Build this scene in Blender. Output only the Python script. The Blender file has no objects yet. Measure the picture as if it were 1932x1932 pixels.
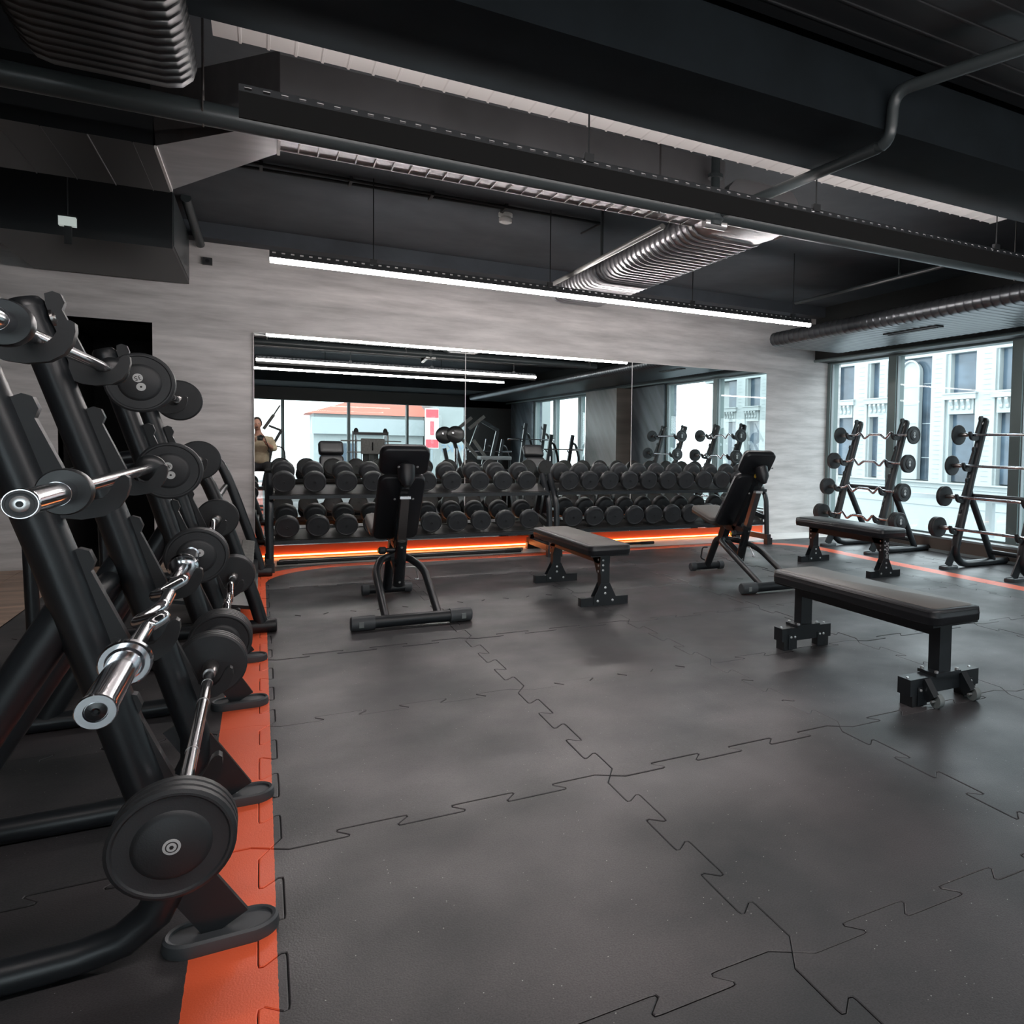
import bpy, math, random
from mathutils import Vector, Matrix
random.seed(7)
PI = math.pi
scn = bpy.context.scene
COL = scn.collection

# ------------------------------------------------------------------ camera, world, exposure
CAM_H = 1.1118
cam_data = bpy.data.cameras.new('camera')
cam = bpy.data.objects.new('camera', cam_data)
COL.objects.link(cam)
yaw, pitch, roll = .5157, .0441, .0196
F = Vector((math.sin(yaw)*math.cos(pitch), math.cos(yaw)*math.cos(pitch), -math.sin(pitch)))
R = Vector((math.cos(yaw), -math.sin(yaw), 0))
U = R.cross(F)
c_, s_ = math.cos(roll), math.sin(roll)
R2 = c_*R + s_*U
U2 = -s_*R + c_*U
cam.matrix_world = Matrix(((R2.x, U2.x, -F.x, 0), (R2.y, U2.y, -F.y, 0), (R2.z, U2.z, -F.z, CAM_H), (0, 0, 0, 1)))
cam_data.sensor_width = 36
cam_data.lens = 1424.19/1932*36
cam_data.shift_x = (966-1298.86)/1932
cam_data.shift_y = -(966-904.56)/1932
cam_data.clip_start = .05
cam_data.clip_end = 400
scn.camera = cam
scn.view_settings.view_transform = 'Standard'
scn.view_settings.look = 'None'
scn.view_settings.gamma = 1
scn.view_settings.use_curve_mapping = False
scn.view_settings.exposure = 0.6
w = bpy.data.worlds.new('overcast_sky'); scn.world = w; w.use_nodes = True
SKY = 4.2
bg = w.node_tree.nodes['Background']; bg.inputs[0].default_value = (.87, .95, 1, 1); bg.inputs[1].default_value = SKY
LED = 32.0

# ------------------------------------------------------------------ materials
def mat(name, col, rough=.5, metal=0, spec=.5, noise=None, bump=None, emit=None, coat=0):
    m = bpy.data.materials.new(name); m.use_nodes = True
    nt = m.node_tree; b = nt.nodes['Principled BSDF']
    b.inputs['Base Color'].default_value = (*col, 1)
    b.inputs['Roughness'].default_value = rough
    b.inputs['Metallic'].default_value = metal
    b.inputs['Specular IOR Level'].default_value = spec
    b.inputs['Coat Weight'].default_value = coat
    if emit:
        b.inputs['Emission Color'].default_value = (*emit[0], 1); b.inputs['Emission Strength'].default_value = emit[1]
    L = nt.links
    tc = nt.nodes.new('ShaderNodeTexCoord')
    if noise:      # (scale vec, amount, detail)
        mp = nt.nodes.new('ShaderNodeMapping'); mp.inputs['Scale'].default_value = noise[0]
        n = nt.nodes.new('ShaderNodeTexNoise'); n.inputs['Scale'].default_value = 1; n.inputs['Detail'].default_value = noise[2]
        n.inputs['Roughness'].default_value = .62
        L.new(tc.outputs['Object'], mp.inputs[0]); L.new(mp.outputs[0], n.inputs[0])
        r = nt.nodes.new('ShaderNodeMapRange'); r.inputs[1].default_value = .3; r.inputs[2].default_value = .7
        r.inputs[3].default_value = 1-noise[1]; r.inputs[4].default_value = 1+noise[1]
        L.new(n.outputs[0], r.inputs[0])
        mx = nt.nodes.new('ShaderNodeVectorMath'); mx.operation = 'SCALE'; mx.inputs[0].default_value = col
        L.new(r.outputs[0], mx.inputs['Scale']); L.new(mx.outputs[0], b.inputs['Base Color'])
    if bump:       # (scale, strength)
        n2 = nt.nodes.new('ShaderNodeTexNoise'); n2.inputs['Scale'].default_value = bump[0]; n2.inputs['Detail'].default_value = 3
        L.new(tc.outputs['Object'], n2.inputs[0])
        bp = nt.nodes.new('ShaderNodeBump'); bp.inputs['Strength'].default_value = bump[1]; bp.inputs['Distance'].default_value = .004
        L.new(n2.outputs[0], bp.inputs['Height']); L.new(bp.outputs[0], b.inputs['Normal'])
    return m

M = {}
M['black_metal'] = mat('black_powder_coat', (.012, .015, .018), .38, bump=(300, .04))
M['black_gloss'] = mat('black_gloss_metal', (.012, .014, .016), .25)
M['black_flat'] = mat('black_matt_plastic', (.014, .016, .018), .55)
M['rubber'] = mat('black_rubber', (.026, .029, .032), .5, noise=((9, 9, 9), .15, 3), bump=(400, .1))
M['rubber_dark'] = mat('dark_rubber_rim', (.015, .017, .019), .35)
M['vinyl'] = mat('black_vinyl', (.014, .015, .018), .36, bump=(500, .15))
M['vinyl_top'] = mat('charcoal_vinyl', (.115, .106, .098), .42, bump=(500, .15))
M['shelf'] = mat('worn_black_shelf', (.03, .03, .03), .5)
M['chrome'] = mat('chrome', (.75, .75, .78), .12, 1, bump=(40, .03))
M['steel'] = mat('brushed_steel', (.42, .40, .39), .3, 1)
M['bolt'] = mat('zinc_bolt', (.7, .7, .7), .3, .8)
M['grey_rubber'] = mat('grey_rubber_cap', (.055, .062, .068), .5)
M['hex'] = mat('grey_hex_head', (.16, .16, .15), .55, noise=((30, 30, 30), .2, 3))
M['badge'] = mat('white_badge', (.62, .64, .64), .5)
M['ink'] = mat('black_ink', (.02, .02, .02), .6)
M['white_print'] = mat('white_print', (.8, .8, .8), .5)
M['yellow'] = mat('yellow_plastic', (.75, .5, .03), .5)
M['orange'] = mat('orange_paint', (.86, .13, .035), .5)
M['wheel'] = mat('grey_caster_rubber', (.17, .19, .19), .6)
M['ceiling'] = mat('dark_painted_concrete', (.056, .066, .078), .8, noise=((1.2, 1.2, 1.2), .3, 5))
M['beam'] = mat('black_painted_concrete', (.007, .0105, .013), .85, spec=.15, noise=((2, 2, 2), .35, 4))
M['black_paint'] = mat('black_paint', (.012, .015, .018), .6)
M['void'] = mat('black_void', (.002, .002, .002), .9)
M['frame'] = mat('dark_grey_green_aluminium', (.17, .22, .22), .4, .2)
M['header'] = mat('dark_header_panel', (.026, .03, .03), .55)
M['sill'] = mat('brown_bronze_sill', (.15, .12, .10), .45)
M['sillcap'] = mat('pale_sill_cap', (.3, .34, .35), .4)
M['bare_floor'] = mat('pale_grey_floor_slab', (.85, .83, .81), .45, noise=((3, 3, 3), .08, 4))
M['galv'] = mat('galvanised_steel', (.34, .34, .35), .34, .75, noise=((2, 9, 2), .15, 3))
M['galv_light'] = mat('bright_galvanised_steel', (.86, .83, .81), .5, .1)
M['duct_dark'] = mat('dark_painted_duct', (.014, .016, .018), .42, .3)
M['duct_round'] = mat('spiral_duct_steel', (.11, .12, .13), .33, .7)
M['pipe'] = mat('dark_grey_pipe', (.04, .05, .053), .35)
M['pale_pipe'] = mat('pale_pipe', (.22, .22, .21), .4)
M['white_plastic'] = mat('white_plastic', (.7, .7, .68), .5)
M['wallw'] = mat('reddish_dark_wall', (.05, .037, .035), .6, noise=((.7, .7, .1), .5, 2))
M['skin'] = mat('skin', (.45, .24, .17), .6)
M['shirt'] = mat('beige_shirt', (.48, .40, .28), .9, noise=((9, 9, 9), .2, 3))
M['trousers'] = mat('black_trousers', (.015, .015, .018), .9)
M['hair'] = mat('dark_hair', (.03, .02, .015), .7)
M['tower'] = mat('blue_grey_print', (.2, .3, .4), .7)
M['facade'] = mat('white_facade', (.30, .335, .335), .8, noise=((.8, .8, .8), .05, 3))
M['facade_line'] = mat('white_facade_joint', (.19, .225, .23), .8)
M['fglass'] = mat('blue_dark_window_glass', (.05, .075, .10), .2, noise=((.35, .35, .5), .6, 3))
M['fframe'] = mat('grey_window_bar', (.25, .3, .32), .5)
M['roof'] = mat('red_roof_tile', (.6, .2, .15), .8)
M['redsign'] = mat('red_sign', (.75, .08, .1), .6)
M['street'] = mat('grey_street', (.25, .26, .27), .8)
M['led'] = mat('led_tube', (1, 1, 1), .5, emit=((1, .925, .905), LED*1.6))
M['led_back'] = mat('led_tube_back', (1, 1, 1), .5, emit=((1, .925, .905), LED*1.7))
M['led_dim'] = mat('led_tube_dimmed', (1, 1, 1), .5, emit=((1, .925, .905), LED*.30))
M['led_orange'] = mat('amber_led', (1, .5, .1), .5, emit=((1, .47, .15), 5.5))
M['exit_lit'] = mat('lit_emergency_sign', (.8, .9, .85), .5, emit=((.75, .85, .8), .22))

def wall_material(name, col, sx, sz, amt):
    m = mat(name, col, .72, noise=((sx, sx, sz), amt, 7))
    nt = m.node_tree; L = nt.links; b = nt.nodes['Principled BSDF']
    tc = nt.nodes.new('ShaderNodeTexCoord'); mp = nt.nodes.new('ShaderNodeMapping'); mp.inputs['Scale'].default_value = (5, 5, 60)
    n = nt.nodes.new('ShaderNodeTexNoise'); n.inputs['Scale'].default_value = 1; n.inputs['Detail'].default_value = 6
    bp = nt.nodes.new('ShaderNodeBump'); bp.inputs['Strength'].default_value = .35; bp.inputs['Distance'].default_value = .003
    L.new(tc.outputs['Object'], mp.inputs[0]); L.new(mp.outputs[0], n.inputs[0]); L.new(n.outputs[0], bp.inputs['Height']); L.new(bp.outputs[0], b.inputs['Normal'])
    return m
M['wall'] = wall_material('grey_streaked_plaster', (.60, .575, .565), 1.6, 13, .24)

def marble(name, c1, c2):
    m = bpy.data.materials.new(name); m.use_nodes = True; nt = m.node_tree; L = nt.links; b = nt.nodes['Principled BSDF']
    tc = nt.nodes.new('ShaderNodeTexCoord'); mr = nt.nodes.new('ShaderNodeMapping'); mr.inputs['Rotation'].default_value = (-.75, 0, 0); mp = nt.nodes.new('ShaderNodeMapping'); mp.inputs['Scale'].default_value = (.3, 2.6, .45)
    n = nt.nodes.new('ShaderNodeTexNoise'); n.inputs['Scale'].default_value = 1.3; n.inputs['Detail'].default_value = 7
    r = nt.nodes.new('ShaderNodeValToRGB'); r.color_ramp.elements[0].position = .35; r.color_ramp.elements[1].position = .65
    r.color_ramp.elements[0].color = (*c1, 1); r.color_ramp.elements[1].color = (*c2, 1)
    L.new(tc.outputs['Object'], mr.inputs[0]); L.new(mr.outputs[0], mp.inputs[0]); L.new(mp.outputs[0], n.inputs[0]); L.new(n.outputs[0], r.inputs[0]); L.new(r.outputs[0], b.inputs['Base Color'])
    b.inputs['Roughness'].default_value = .4
    return m
M['marble_blue'] = marble('blue_grey_marble', (.05, .07, .09), (.2, .24, .27))
M['marble_brown'] = marble('brown_veined_marble', (.12, .10, .085), (.33, .29, .26))

def wood():
    m = mat('worn_wood_floor', (.50, .36, .27), .5, noise=((.8, 9, 1), .45, 5))
    return m
M['wood'] = wood()

def rubber_floor():
    m = bpy.data.materials.new('speckled_rubber_floor'); m.use_nodes = True
    nt = m.node_tree; L = nt.links; b = nt.nodes['Principled BSDF']
    N = lambda t: nt.nodes.new(t)
    geo = N('ShaderNodeNewGeometry')
    def math_(op, a, b_=None, c=None):
        n = N('ShaderNodeMath'); n.operation = op
        for i, v in enumerate((a, b_, c)):
            if v is None: continue
            if isinstance(v, (int, float)): n.inputs[i].default_value = v
            else: L.new(v, n.inputs[i])
        return n.outputs[0]
    sep = N('ShaderNodeSeparateXYZ'); L.new(geo.outputs['Position'], sep.inputs[0])
    # painted ring: a rounded rectangle line, half width .083
    cx, hx, ytop, ybot, r = 2.68, 2.737, 7.285, -9.0, .75
    cy, hy = (ytop+ybot)/2, (ytop-ybot)/2
    qx = math_('SUBTRACT', math_('ABSOLUTE', math_('SUBTRACT', sep.outputs[0], cx)), hx-r)
    qy = math_('SUBTRACT', math_('ABSOLUTE', math_('SUBTRACT', sep.outputs[1], cy)), hy-r)
    mx_, my_ = math_('MAXIMUM', qx, 0), math_('MAXIMUM', qy, 0)
    d = math_('SQRT', math_('ADD', math_('MULTIPLY', mx_, mx_), math_('MULTIPLY', my_, my_)))
    d = math_('ADD', d, math_('MINIMUM', math_('MAXIMUM', qx, qy), 0))
    d = math_('ABSOLUTE', math_('SUBTRACT', d, r))
    nz = N('ShaderNodeTexNoise'); nz.inputs['Scale'].default_value = 60; L.new(geo.outputs['Position'], nz.inputs[0])
    d = math_('ADD', d, math_('MULTIPLY', math_('SUBTRACT', nz.outputs[0], .5), .004))
    paint = math_('LESS_THAN', d, .083)
    # rubber: cloudy scuffs, grain, pale flecks
    n1 = N('ShaderNodeTexNoise'); n1.inputs['Scale'].default_value = 2.2; n1.inputs['Detail'].default_value = 6; L.new(geo.outputs['Position'], n1.inputs[0])
    n2 = N('ShaderNodeTexNoise'); n2.inputs['Scale'].default_value = 240; n2.inputs['Detail'].default_value = 2; L.new(geo.outputs['Position'], n2.inputs[0])
    oi = N('ShaderNodeObjectInfo')
    n4 = N('ShaderNodeTexNoise'); n4.inputs['Scale'].default_value = .9; n4.inputs['Detail'].default_value = 3; L.new(geo.outputs['Position'], n4.inputs[0])
    blend = math_('ADD', math_('MULTIPLY_ADD', math_('SUBTRACT', n1.outputs[0], .5), 2.6, .5), math_('MULTIPLY', math_('SUBTRACT', oi.outputs['Random'], .5), .5))
    blend = math_('MINIMUM', math_('MAXIMUM', blend, 0), 1)
    cmix = N('ShaderNodeMix'); cmix.data_type = 'RGBA'; L.new(blend, cmix.inputs[0]); cmix.inputs[6].default_value = (.026, .0305, .033, 1); cmix.inputs[7].default_value = (.067, .061, .064, 1)
    v = math_('MULTIPLY_ADD', n2.outputs[0], 1.3, .35)
    vor = N('ShaderNodeTexVoronoi'); vor.inputs['Scale'].default_value = 75; L.new(geo.outputs['Position'], vor.inputs[0])
    vsep = N('ShaderNodeSeparateColor'); L.new(vor.outputs['Color'], vsep.inputs[0])
    fleck = math_('MULTIPLY', math_('LESS_THAN', vor.outputs['Distance'], .10), math_('GREATER_THAN', vsep.outputs[0], .84))
    n3 = N('ShaderNodeTexNoise'); n3.inputs['Scale'].default_value = 3; L.new(geo.outputs['Position'], n3.inputs[0])
    fleck = math_('MULTIPLY', fleck, math_('GREATER_THAN', n3.outputs[0], .5))
    vm = N('ShaderNodeVectorMath'); vm.operation = 'SCALE'; L.new(cmix.outputs[2], vm.inputs[0]); L.new(v, vm.inputs['Scale'])
    fm_ = N('ShaderNodeMix'); fm_.data_type = 'RGBA'; L.new(fleck, fm_.inputs[0]); L.new(vm.outputs[0], fm_.inputs[6]); fm_.inputs[7].default_value = (.42, .42, .40, 1)
    cc = fm_
    mix = N('ShaderNodeMix'); mix.data_type = 'RGBA'
    L.new(paint, mix.inputs[0]); L.new(cc.outputs[2], mix.inputs[6]); mix.inputs[7].default_value = (.98, .15, .055, 1)
    L.new(mix.outputs[2], b.inputs['Base Color'])
    L.new(math_('MULTIPLY_ADD', math_('ADD', n1.outputs[0], n4.outputs[0]), -.42, .86), b.inputs['Roughness'])
    bp = N('ShaderNodeBump'); bp.inputs['Strength'].default_value = .25; bp.inputs['Distance'].default_value = .002
    L.new(n2.outputs[0], bp.inputs['Height']); L.new(bp.outputs[0], b.inputs['Normal'])
    return m
M['floor'] = rubber_floor()

def glass():
    m = bpy.data.materials.new('window_glass'); m.use_nodes = True; nt = m.node_tree; nt.nodes.clear(); L = nt.links
    o = nt.nodes.new('ShaderNodeOutputMaterial'); t = nt.nodes.new('ShaderNodeBsdfTransparent'); g = nt.nodes.new('ShaderNodeBsdfGlossy')
    t.inputs[0].default_value = (.91, .94, .94, 1); g.inputs['Roughness'].default_value = .0
    fr = nt.nodes.new('ShaderNodeFresnel'); fr.inputs[0].default_value = 1.5; mx = nt.nodes.new('ShaderNodeMixShader')
    ge = nt.nodes.new('ShaderNodeNewGeometry'); sb = nt.nodes.new('ShaderNodeMath'); sb.operation = 'SUBTRACT'; sb.use_clamp = True
    L.new(fr.outputs[0], sb.inputs[0]); L.new(ge.outputs['Backfacing'], sb.inputs[1])
    L.new(sb.outputs[0], mx.inputs[0]); L.new(t.outputs[0], mx.inputs[1]); L.new(g.outputs[0], mx.inputs[2]); L.new(mx.outputs[0], o.inputs[0])
    return m
M['glass'] = glass()
mm = bpy.data.materials.new('mirror_silver'); mm.use_nodes = True
b_ = mm.node_tree.nodes['Principled BSDF']; b_.inputs['Base Color'].default_value = (.84, .87, .86, 1); b_.inputs['Metallic'].default_value = 1; b_.inputs['Roughness'].default_value = .0
M['mirror'] = mm

# ------------------------------------------------------------------ mesh helpers
def frame_of(d):
    d = d.normalized(); a = Vector((0, 0, 1)) if abs(d.z) < .95 else Vector((1, 0, 0))
    x = a.cross(d).normalized(); y = d.cross(x)
    return x, y
class MB:
    def __init__(s): s.v = []; s.f = []; s.m = []
    def add(s, vs, fs, mi=0):
        o = len(s.v); s.v += [tuple(v) for v in vs]
        for f in fs: s.f.append(tuple(o+i for i in f)); s.m.append(mi)
    def box(s, x0, x1, y0, y1, z0, z1, mi=0, mx=None):
        vs = [Vector((x, y, z)) for z in (z0, z1) for y in (y0, y1) for x in (x0, x1)]
        if mx is not None: vs = [mx @ v for v in vs]
        s.add(vs, [(0, 2, 3, 1), (4, 5, 7, 6), (0, 1, 5, 4), (2, 6, 7, 3), (0, 4, 6, 2), (1, 3, 7, 5)], mi); return s
    def bar(s, p, q, wx, wy, mi=0, side=(0, 1, 0)):   # rectangular bar from p to q; wy along side
        p, q = Vector(p), Vector(q); d = (q-p).normalized(); y = Vector(side); y = (y-d*y.dot(d)).normalized(); x = y.cross(d)
        vs = [c+x*a*wx/2+y*b*wy/2 for c in (p, q) for b in (-1, 1) for a in (-1, 1)]
        s.add(vs, [(0, 2, 3, 1), (4, 5, 7, 6), (0, 1, 5, 4), (2, 6, 7, 3), (0, 4, 6, 2), (1, 3, 7, 5)], mi); return s
    def rings(s, rings, mi=0, caps=True, closed=True):
        n = len(rings[0]); o = len(s.v)
        for r in rings: s.v += [tuple(v) for v in r]
        for i in range(len(rings)-1):
            for j in range(n):
                k = (j+1) % n
                s.f.append((o+i*n+j, o+i*n+k, o+(i+1)*n+k, o+(i+1)*n+j)); s.m.append(mi)
        if caps:
            s.f.append(tuple(o+j for j in reversed(range(n)))); s.m.append(mi)
            s.f.append(tuple(o+(len(rings)-1)*n+j for j in range(n))); s.m.append(mi)
        return s
    def cyl(s, p, q, r, n=14, r2=None, mi=0, caps=True):
        p, q = Vector(p), Vector(q); x, y = frame_of(q-p); r2 = r if r2 is None else r2
        return s.rings([[c+x*rr*math.cos(2*PI*k/n)+y*rr*math.sin(2*PI*k/n) for k in range(n)] for c, rr in ((p, r), (q, r2))], mi, caps)
    def lathe(s, prof, o, d, n=24, mi=0):              # prof: (t along d, radius)
        o, d = Vector(o), Vector(d).normalized(); x, y = frame_of(d)
        return s.rings([[o+d*t+x*r*math.cos(2*PI*k/n)+y*r*math.sin(2*PI*k/n) for k in range(n)] for t, r in prof], mi)
    def path(s, pts, r, n=12, mi=0, ry=None, side=(0, 1, 0)):
        pts = [Vector(p) for p in pts]; rs = []; sd = Vector(side)
        for i, p in enumerate(pts):
            a = pts[max(i-1, 0)]; b = pts[min(i+1, len(pts)-1)]; d = (b-a).normalized()
            y = sd-d*sd.dot(d)
            if y.length < 1e-4: y = frame_of(d)[0]
            y.normalize(); x = y.cross(d)
            rs.append([p+x*r*math.cos(2*PI*k/n)+y*(ry or r)*math.sin(2*PI*k/n) for k in range(n)])
        return s.rings(rs, mi)
    def prism(s, poly, fn, t0, t1, mi=0):              # poly (a,b) -> fn(a,b,t)
        n = len(poly); o = len(s.v)
        s.v += [tuple(fn(a, b, t0)) for a, b in poly]+[tuple(fn(a, b, t1)) for a, b in poly]
        for j in range(n): s.f.append((o+j, o+(j+1) % n, o+n+(j+1) % n, o+n+j)); s.m.append(mi)
        s.f.append(tuple(o+j for j in reversed(range(n)))); s.f.append(tuple(o+n+j for j in range(n))); s.m += [mi, mi]
        return s
    def pad(s, w, l, t, rc=.04, re=.02, mx=None, mi=0, crown=.0):   # upholstered slab centred on the origin, z 0..t
        def outline(ins):
            ww, ll, rr = w/2-ins, l/2-ins, max(rc-ins, .004); out = []
            for cx, cy, a0 in ((ww-rr, ll-rr, 0), (-ww+rr, ll-rr, 90), (-ww+rr, -ll+rr, 180), (ww-rr, -ll+rr, 270)):
                for k in range(5): a = math.radians(a0+k*22.5); out.append((cx+rr*math.cos(a), cy+rr*math.sin(a)))
            return out
        rs = []
        for k in range(5): a = PI/2*k/4; rs.append([Vector((x, y, re*.5*(1-math.sin(a)))) for x, y in outline(re*.5*(1-math.sin(a)))][:])
        rs = [[Vector((x, y, z)) for x, y in outline(i)] for i, z in ((re*.4, 0), (.001, re*.3), (0, t*.45), (-.002, t*.5), (0, t*.55), (.002, t-re*.8), (re*.25, t-re*.25), (re*.9, t), (re*2.2, t+crown))]
        if mx is not None: rs = [[mx @ v for v in r] for r in rs]
        return s.rings(rs, mi)
    def obj(s, name, mats, parent=None, smooth=True, ang=32, loc=None):
        me = bpy.data.meshes.new(name); me.from_pydata(s.v, [], s.f)
        for m in (mats if isinstance(mats, (list, tuple)) else [mats]): me.materials.append(M[m])
        me.polygons.foreach_set('material_index', s.m)
        if smooth:
            me.polygons.foreach_set('use_smooth', [True]*len(me.polygons))
            me.set_sharp_from_angle(angle=math.radians(ang))
        me.update()
        o = bpy.data.objects.new(name, me); COL.objects.link(o)
        if parent is not None: o.parent = parent
        if loc is not None: o.location = loc
        return o

def fillet(pts, r, n=5):
    pts = [Vector(p) for p in pts]; out = [pts[0]]
    for i in range(1, len(pts)-1):
        a, b, c = pts[i-1], pts[i], pts[i+1]; u = (a-b); v = (c-b)
        rr = min(r, u.length*.49, v.length*.49); p0 = b+u.normalized()*rr; p2 = b+v.normalized()*rr
        for k in range(n+1): t = k/n; out.append(p0*(1-t)**2+b*2*t*(1-t)+p2*t*t)
    out.append(pts[-1]); return out
def text_into(mb, s, size, mx, mi=0, depth=.0006, mirror=False):
    cu = bpy.data.curves.new('lettering', 'FONT'); cu.body = s; cu.size = size; cu.align_x = 'CENTER'; cu.align_y = 'CENTER'; cu.extrude = depth; cu.resolution_u = 3
    o = bpy.data.objects.new('lettering', cu); COL.objects.link(o)
    dg = bpy.context.evaluated_depsgraph_get(); dg.update(); e = o.evaluated_get(dg); me = e.to_mesh()
    mb.add([mx @ v.co for v in me.vertices], [tuple(p.vertices) for p in me.polygons], mi)
    e.to_mesh_clear(); bpy.data.objects.remove(o); bpy.data.curves.remove(cu)
def tag(o, label, cat, group=None, kind=None):
    o['label'] = label; o['category'] = cat
    if group: o['group'] = group
    if kind: o['kind'] = kind
    return o
def empty(name, loc, rz=0):
    o = bpy.data.objects.new(name, None); COL.objects.link(o); o.location = loc; o.rotation_euler = (0, 0, rz); o.empty_display_size = .1
    return o
def kids(o): return [c for c in bpy.data.objects if c.parent == o]
def copy_tree(o, parent=None, kidmap=None):
    if kidmap is None:
        kidmap = {}
        for c in bpy.data.objects:
            if c.parent: kidmap.setdefault(c.parent.name, []).append(c)
    c = o.copy(); COL.objects.link(c)
    if parent is not None: c.parent = parent
    for ch in kidmap.get(o.name, []): copy_tree(ch, c, kidmap)
    return c
def struct(o, label=None):
    o['kind'] = 'structure'
    if label: o['label'] = label
    return o

WY = 7.95; WX = 6.65; RY = -6.6; LX = -3.2; SLAB = 2.95
# ------------------------------------------------------------------ setting: floor with interlocking rubber tiles
floor = struct(MB().box(LX, WX+.2, RY, WY+.1, -.2, -.012).obj('floor', 'black_paint'), 'floor of dark interlocking rubber tiles with a painted orange line')
GX, GY = 1.0165, 1.2866
def jig(a, b, seed):          # points from a to b with five rounded dovetail steps; b excluded
    a, b = Vector(a), Vector(b); d = b-a; n = Vector((-d.y, d.x)).normalized(); d.normalize(); A = .027; out = [a]; sd = -1
    out.append(a+d*.045+n*A*sd)
    for k in range(5):
        t0 = .18+.16*k; u = .015
        for t, q in ((t0+u-.014, 1), (t0+u-.002, .93), (t0+u, .6), (t0-u, -.6), (t0-u+.002, -.93), (t0-u+.014, -1)): out.append(a+d*t+n*A*sd*q)
        sd = -sd
    out.append(a+d*.955+n*A*sd)
    return out
def corner(i, j): return (GX+i, GY+j)
def hedge(i, j): return jig(corner(i, j), corner(i+1, j), i)
def vedge(i, j): return jig(corner(i, j), corner(i, j+1), j)
def rev(pts, end): return [Vector(end)]+list(reversed(pts[1:]))
def tile(i, j, clip=None):
    p = hedge(i, j)+vedge(i+1, j)+rev(hedge(i, j+1), corner(i+1, j+1))+rev(vedge(i, j), corner(i, j+1))
    if clip: p = [Vector((min(max(q.x, clip[0]), clip[1]), min(max(q.y, clip[2]), clip[3]))) for q in p]
    q = []
    for v in p:
        if not q or (v-q[-1]).length > 1e-4: q.append(v)
    if (q[0]-q[-1]).length < 1e-4: q.pop()
    n = len(q)
    def inset(dd):
        out = []
        for k in range(n):
            e1 = (q[k]-q[k-1]).normalized(); e2 = (q[(k+1) % n]-q[k]).normalized()
            n1 = Vector((-e1.y, e1.x)); n2 = Vector((-e2.y, e2.x)); m = n1+n2
            if m.length < .2: m = n1
            m.normalize(); sc = dd/max(m.dot(n1), .45)
            out.append(q[k]+m*sc)
        return out
    lift = random.choice((0, 0, .0006, .0012, .0018))
    o0 = inset(.0011); o1 = inset(.0034)
    vs = [(v.x, v.y, -.012) for v in o0]+[(v.x, v.y, -.0015+lift) for v in o0]+[(v.x, v.y, lift) for v in o1]
    fs = [(k, (k+1) % n, n+(k+1) % n, n+k) for k in range(n)]+[(n+k, n+(k+1) % n, 2*n+(k+1) % n, 2*n+k) for k in range(n)]+[tuple(range(2*n, 3*n))]
    me = bpy.data.meshes.new('rubber_tile'); me.from_pydata(vs, [], fs); me.materials.append(M['floor']); me.update()
    o = bpy.data.objects.new('rubber_tile', me); COL.objects.link(o); o.parent = floor
for i in range(-3, 6):
    for j in range(-8, 7):
        x0, y0 = corner(i, j)
        if y0 > 7.3 or y0 < -6.7: continue
        clip = [-1.3, 6.49, -6.55, 7.4]
        if x0+1 < -1.3: continue
        tile(i, j, clip)
# pale bare slab along the mirror wall, wood floor on the left
MB().box(-.45, 6.6, 7.405, WY, -.02, -.001).obj('floor_slab', 'bare_floor', floor)
wf = random
for k in range(14):
    y0 = -2+k*.72
    for r_ in range(5):
        x1 = -1.305-r_*.38
        if y0 > 7.9: continue
        MB().box(x1-.376, x1, max(y0, RY), min(y0+.716, WY), -.02, random.choice((0, .0006, .001))).obj('floor_plank', 'wood', floor)
MB().box(-1.3, -.455, 7.405, WY, -.02, 0).obj('floor_slab', 'wood', floor)

# ------------------------------------------------------------------ walls, ceiling, beams
def slabbox(name, m, x0, x1, y0, y1, z0, z1, label=None): return struct(MB().box(x0, x1, y0, y1, z0, z1).obj(name, m, smooth=False), label)
wb = MB()                                            # back wall around the doorway
wb.box(LX, -1.451, WY, WY+.2, -.01, SLAB); wb.box(-.806, WX+.2, WY, WY+.2, -.01, SLAB); wb.box(-1.451, -.806, WY, WY+.2, 2.08, SLAB)
struct(wb.obj('wall_back', 'wall', smooth=False), 'grey streaked plaster back wall around the mirror')
dr = empty('door_1', (-1.1285, WY, 0)); struct(dr, 'black open doorway in the grey back wall')
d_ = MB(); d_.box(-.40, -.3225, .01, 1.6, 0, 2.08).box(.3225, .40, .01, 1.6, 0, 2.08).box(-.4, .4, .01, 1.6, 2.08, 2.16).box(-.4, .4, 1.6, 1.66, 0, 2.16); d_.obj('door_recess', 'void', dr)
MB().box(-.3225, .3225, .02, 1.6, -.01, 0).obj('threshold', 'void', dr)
slabbox('wall_left', 'wallw', LX-.1, LX, RY, WY, -.01, SLAB)
slabbox('ceiling', 'ceiling', LX-.1, WX+.3, RY-.2, WY+.2, SLAB, SLAB+.1, 'dark painted concrete ceiling slab')
slabbox('trim_1', 'ceiling', LX, WX, 7.76, WY, 2.82, SLAB, 'dark beam along the top of the back wall')
slabbox('trim_2', 'beam', LX, 5.1, 2.50, 3.045, 2.5, SLAB, 'wide black ceiling beam crossing above the lights')
slabbox('trim_3', 'beam', LX, 6.4, RY+.02, -4.2, 2.45, SLAB, 'dark beam before the rear windows')
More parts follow.
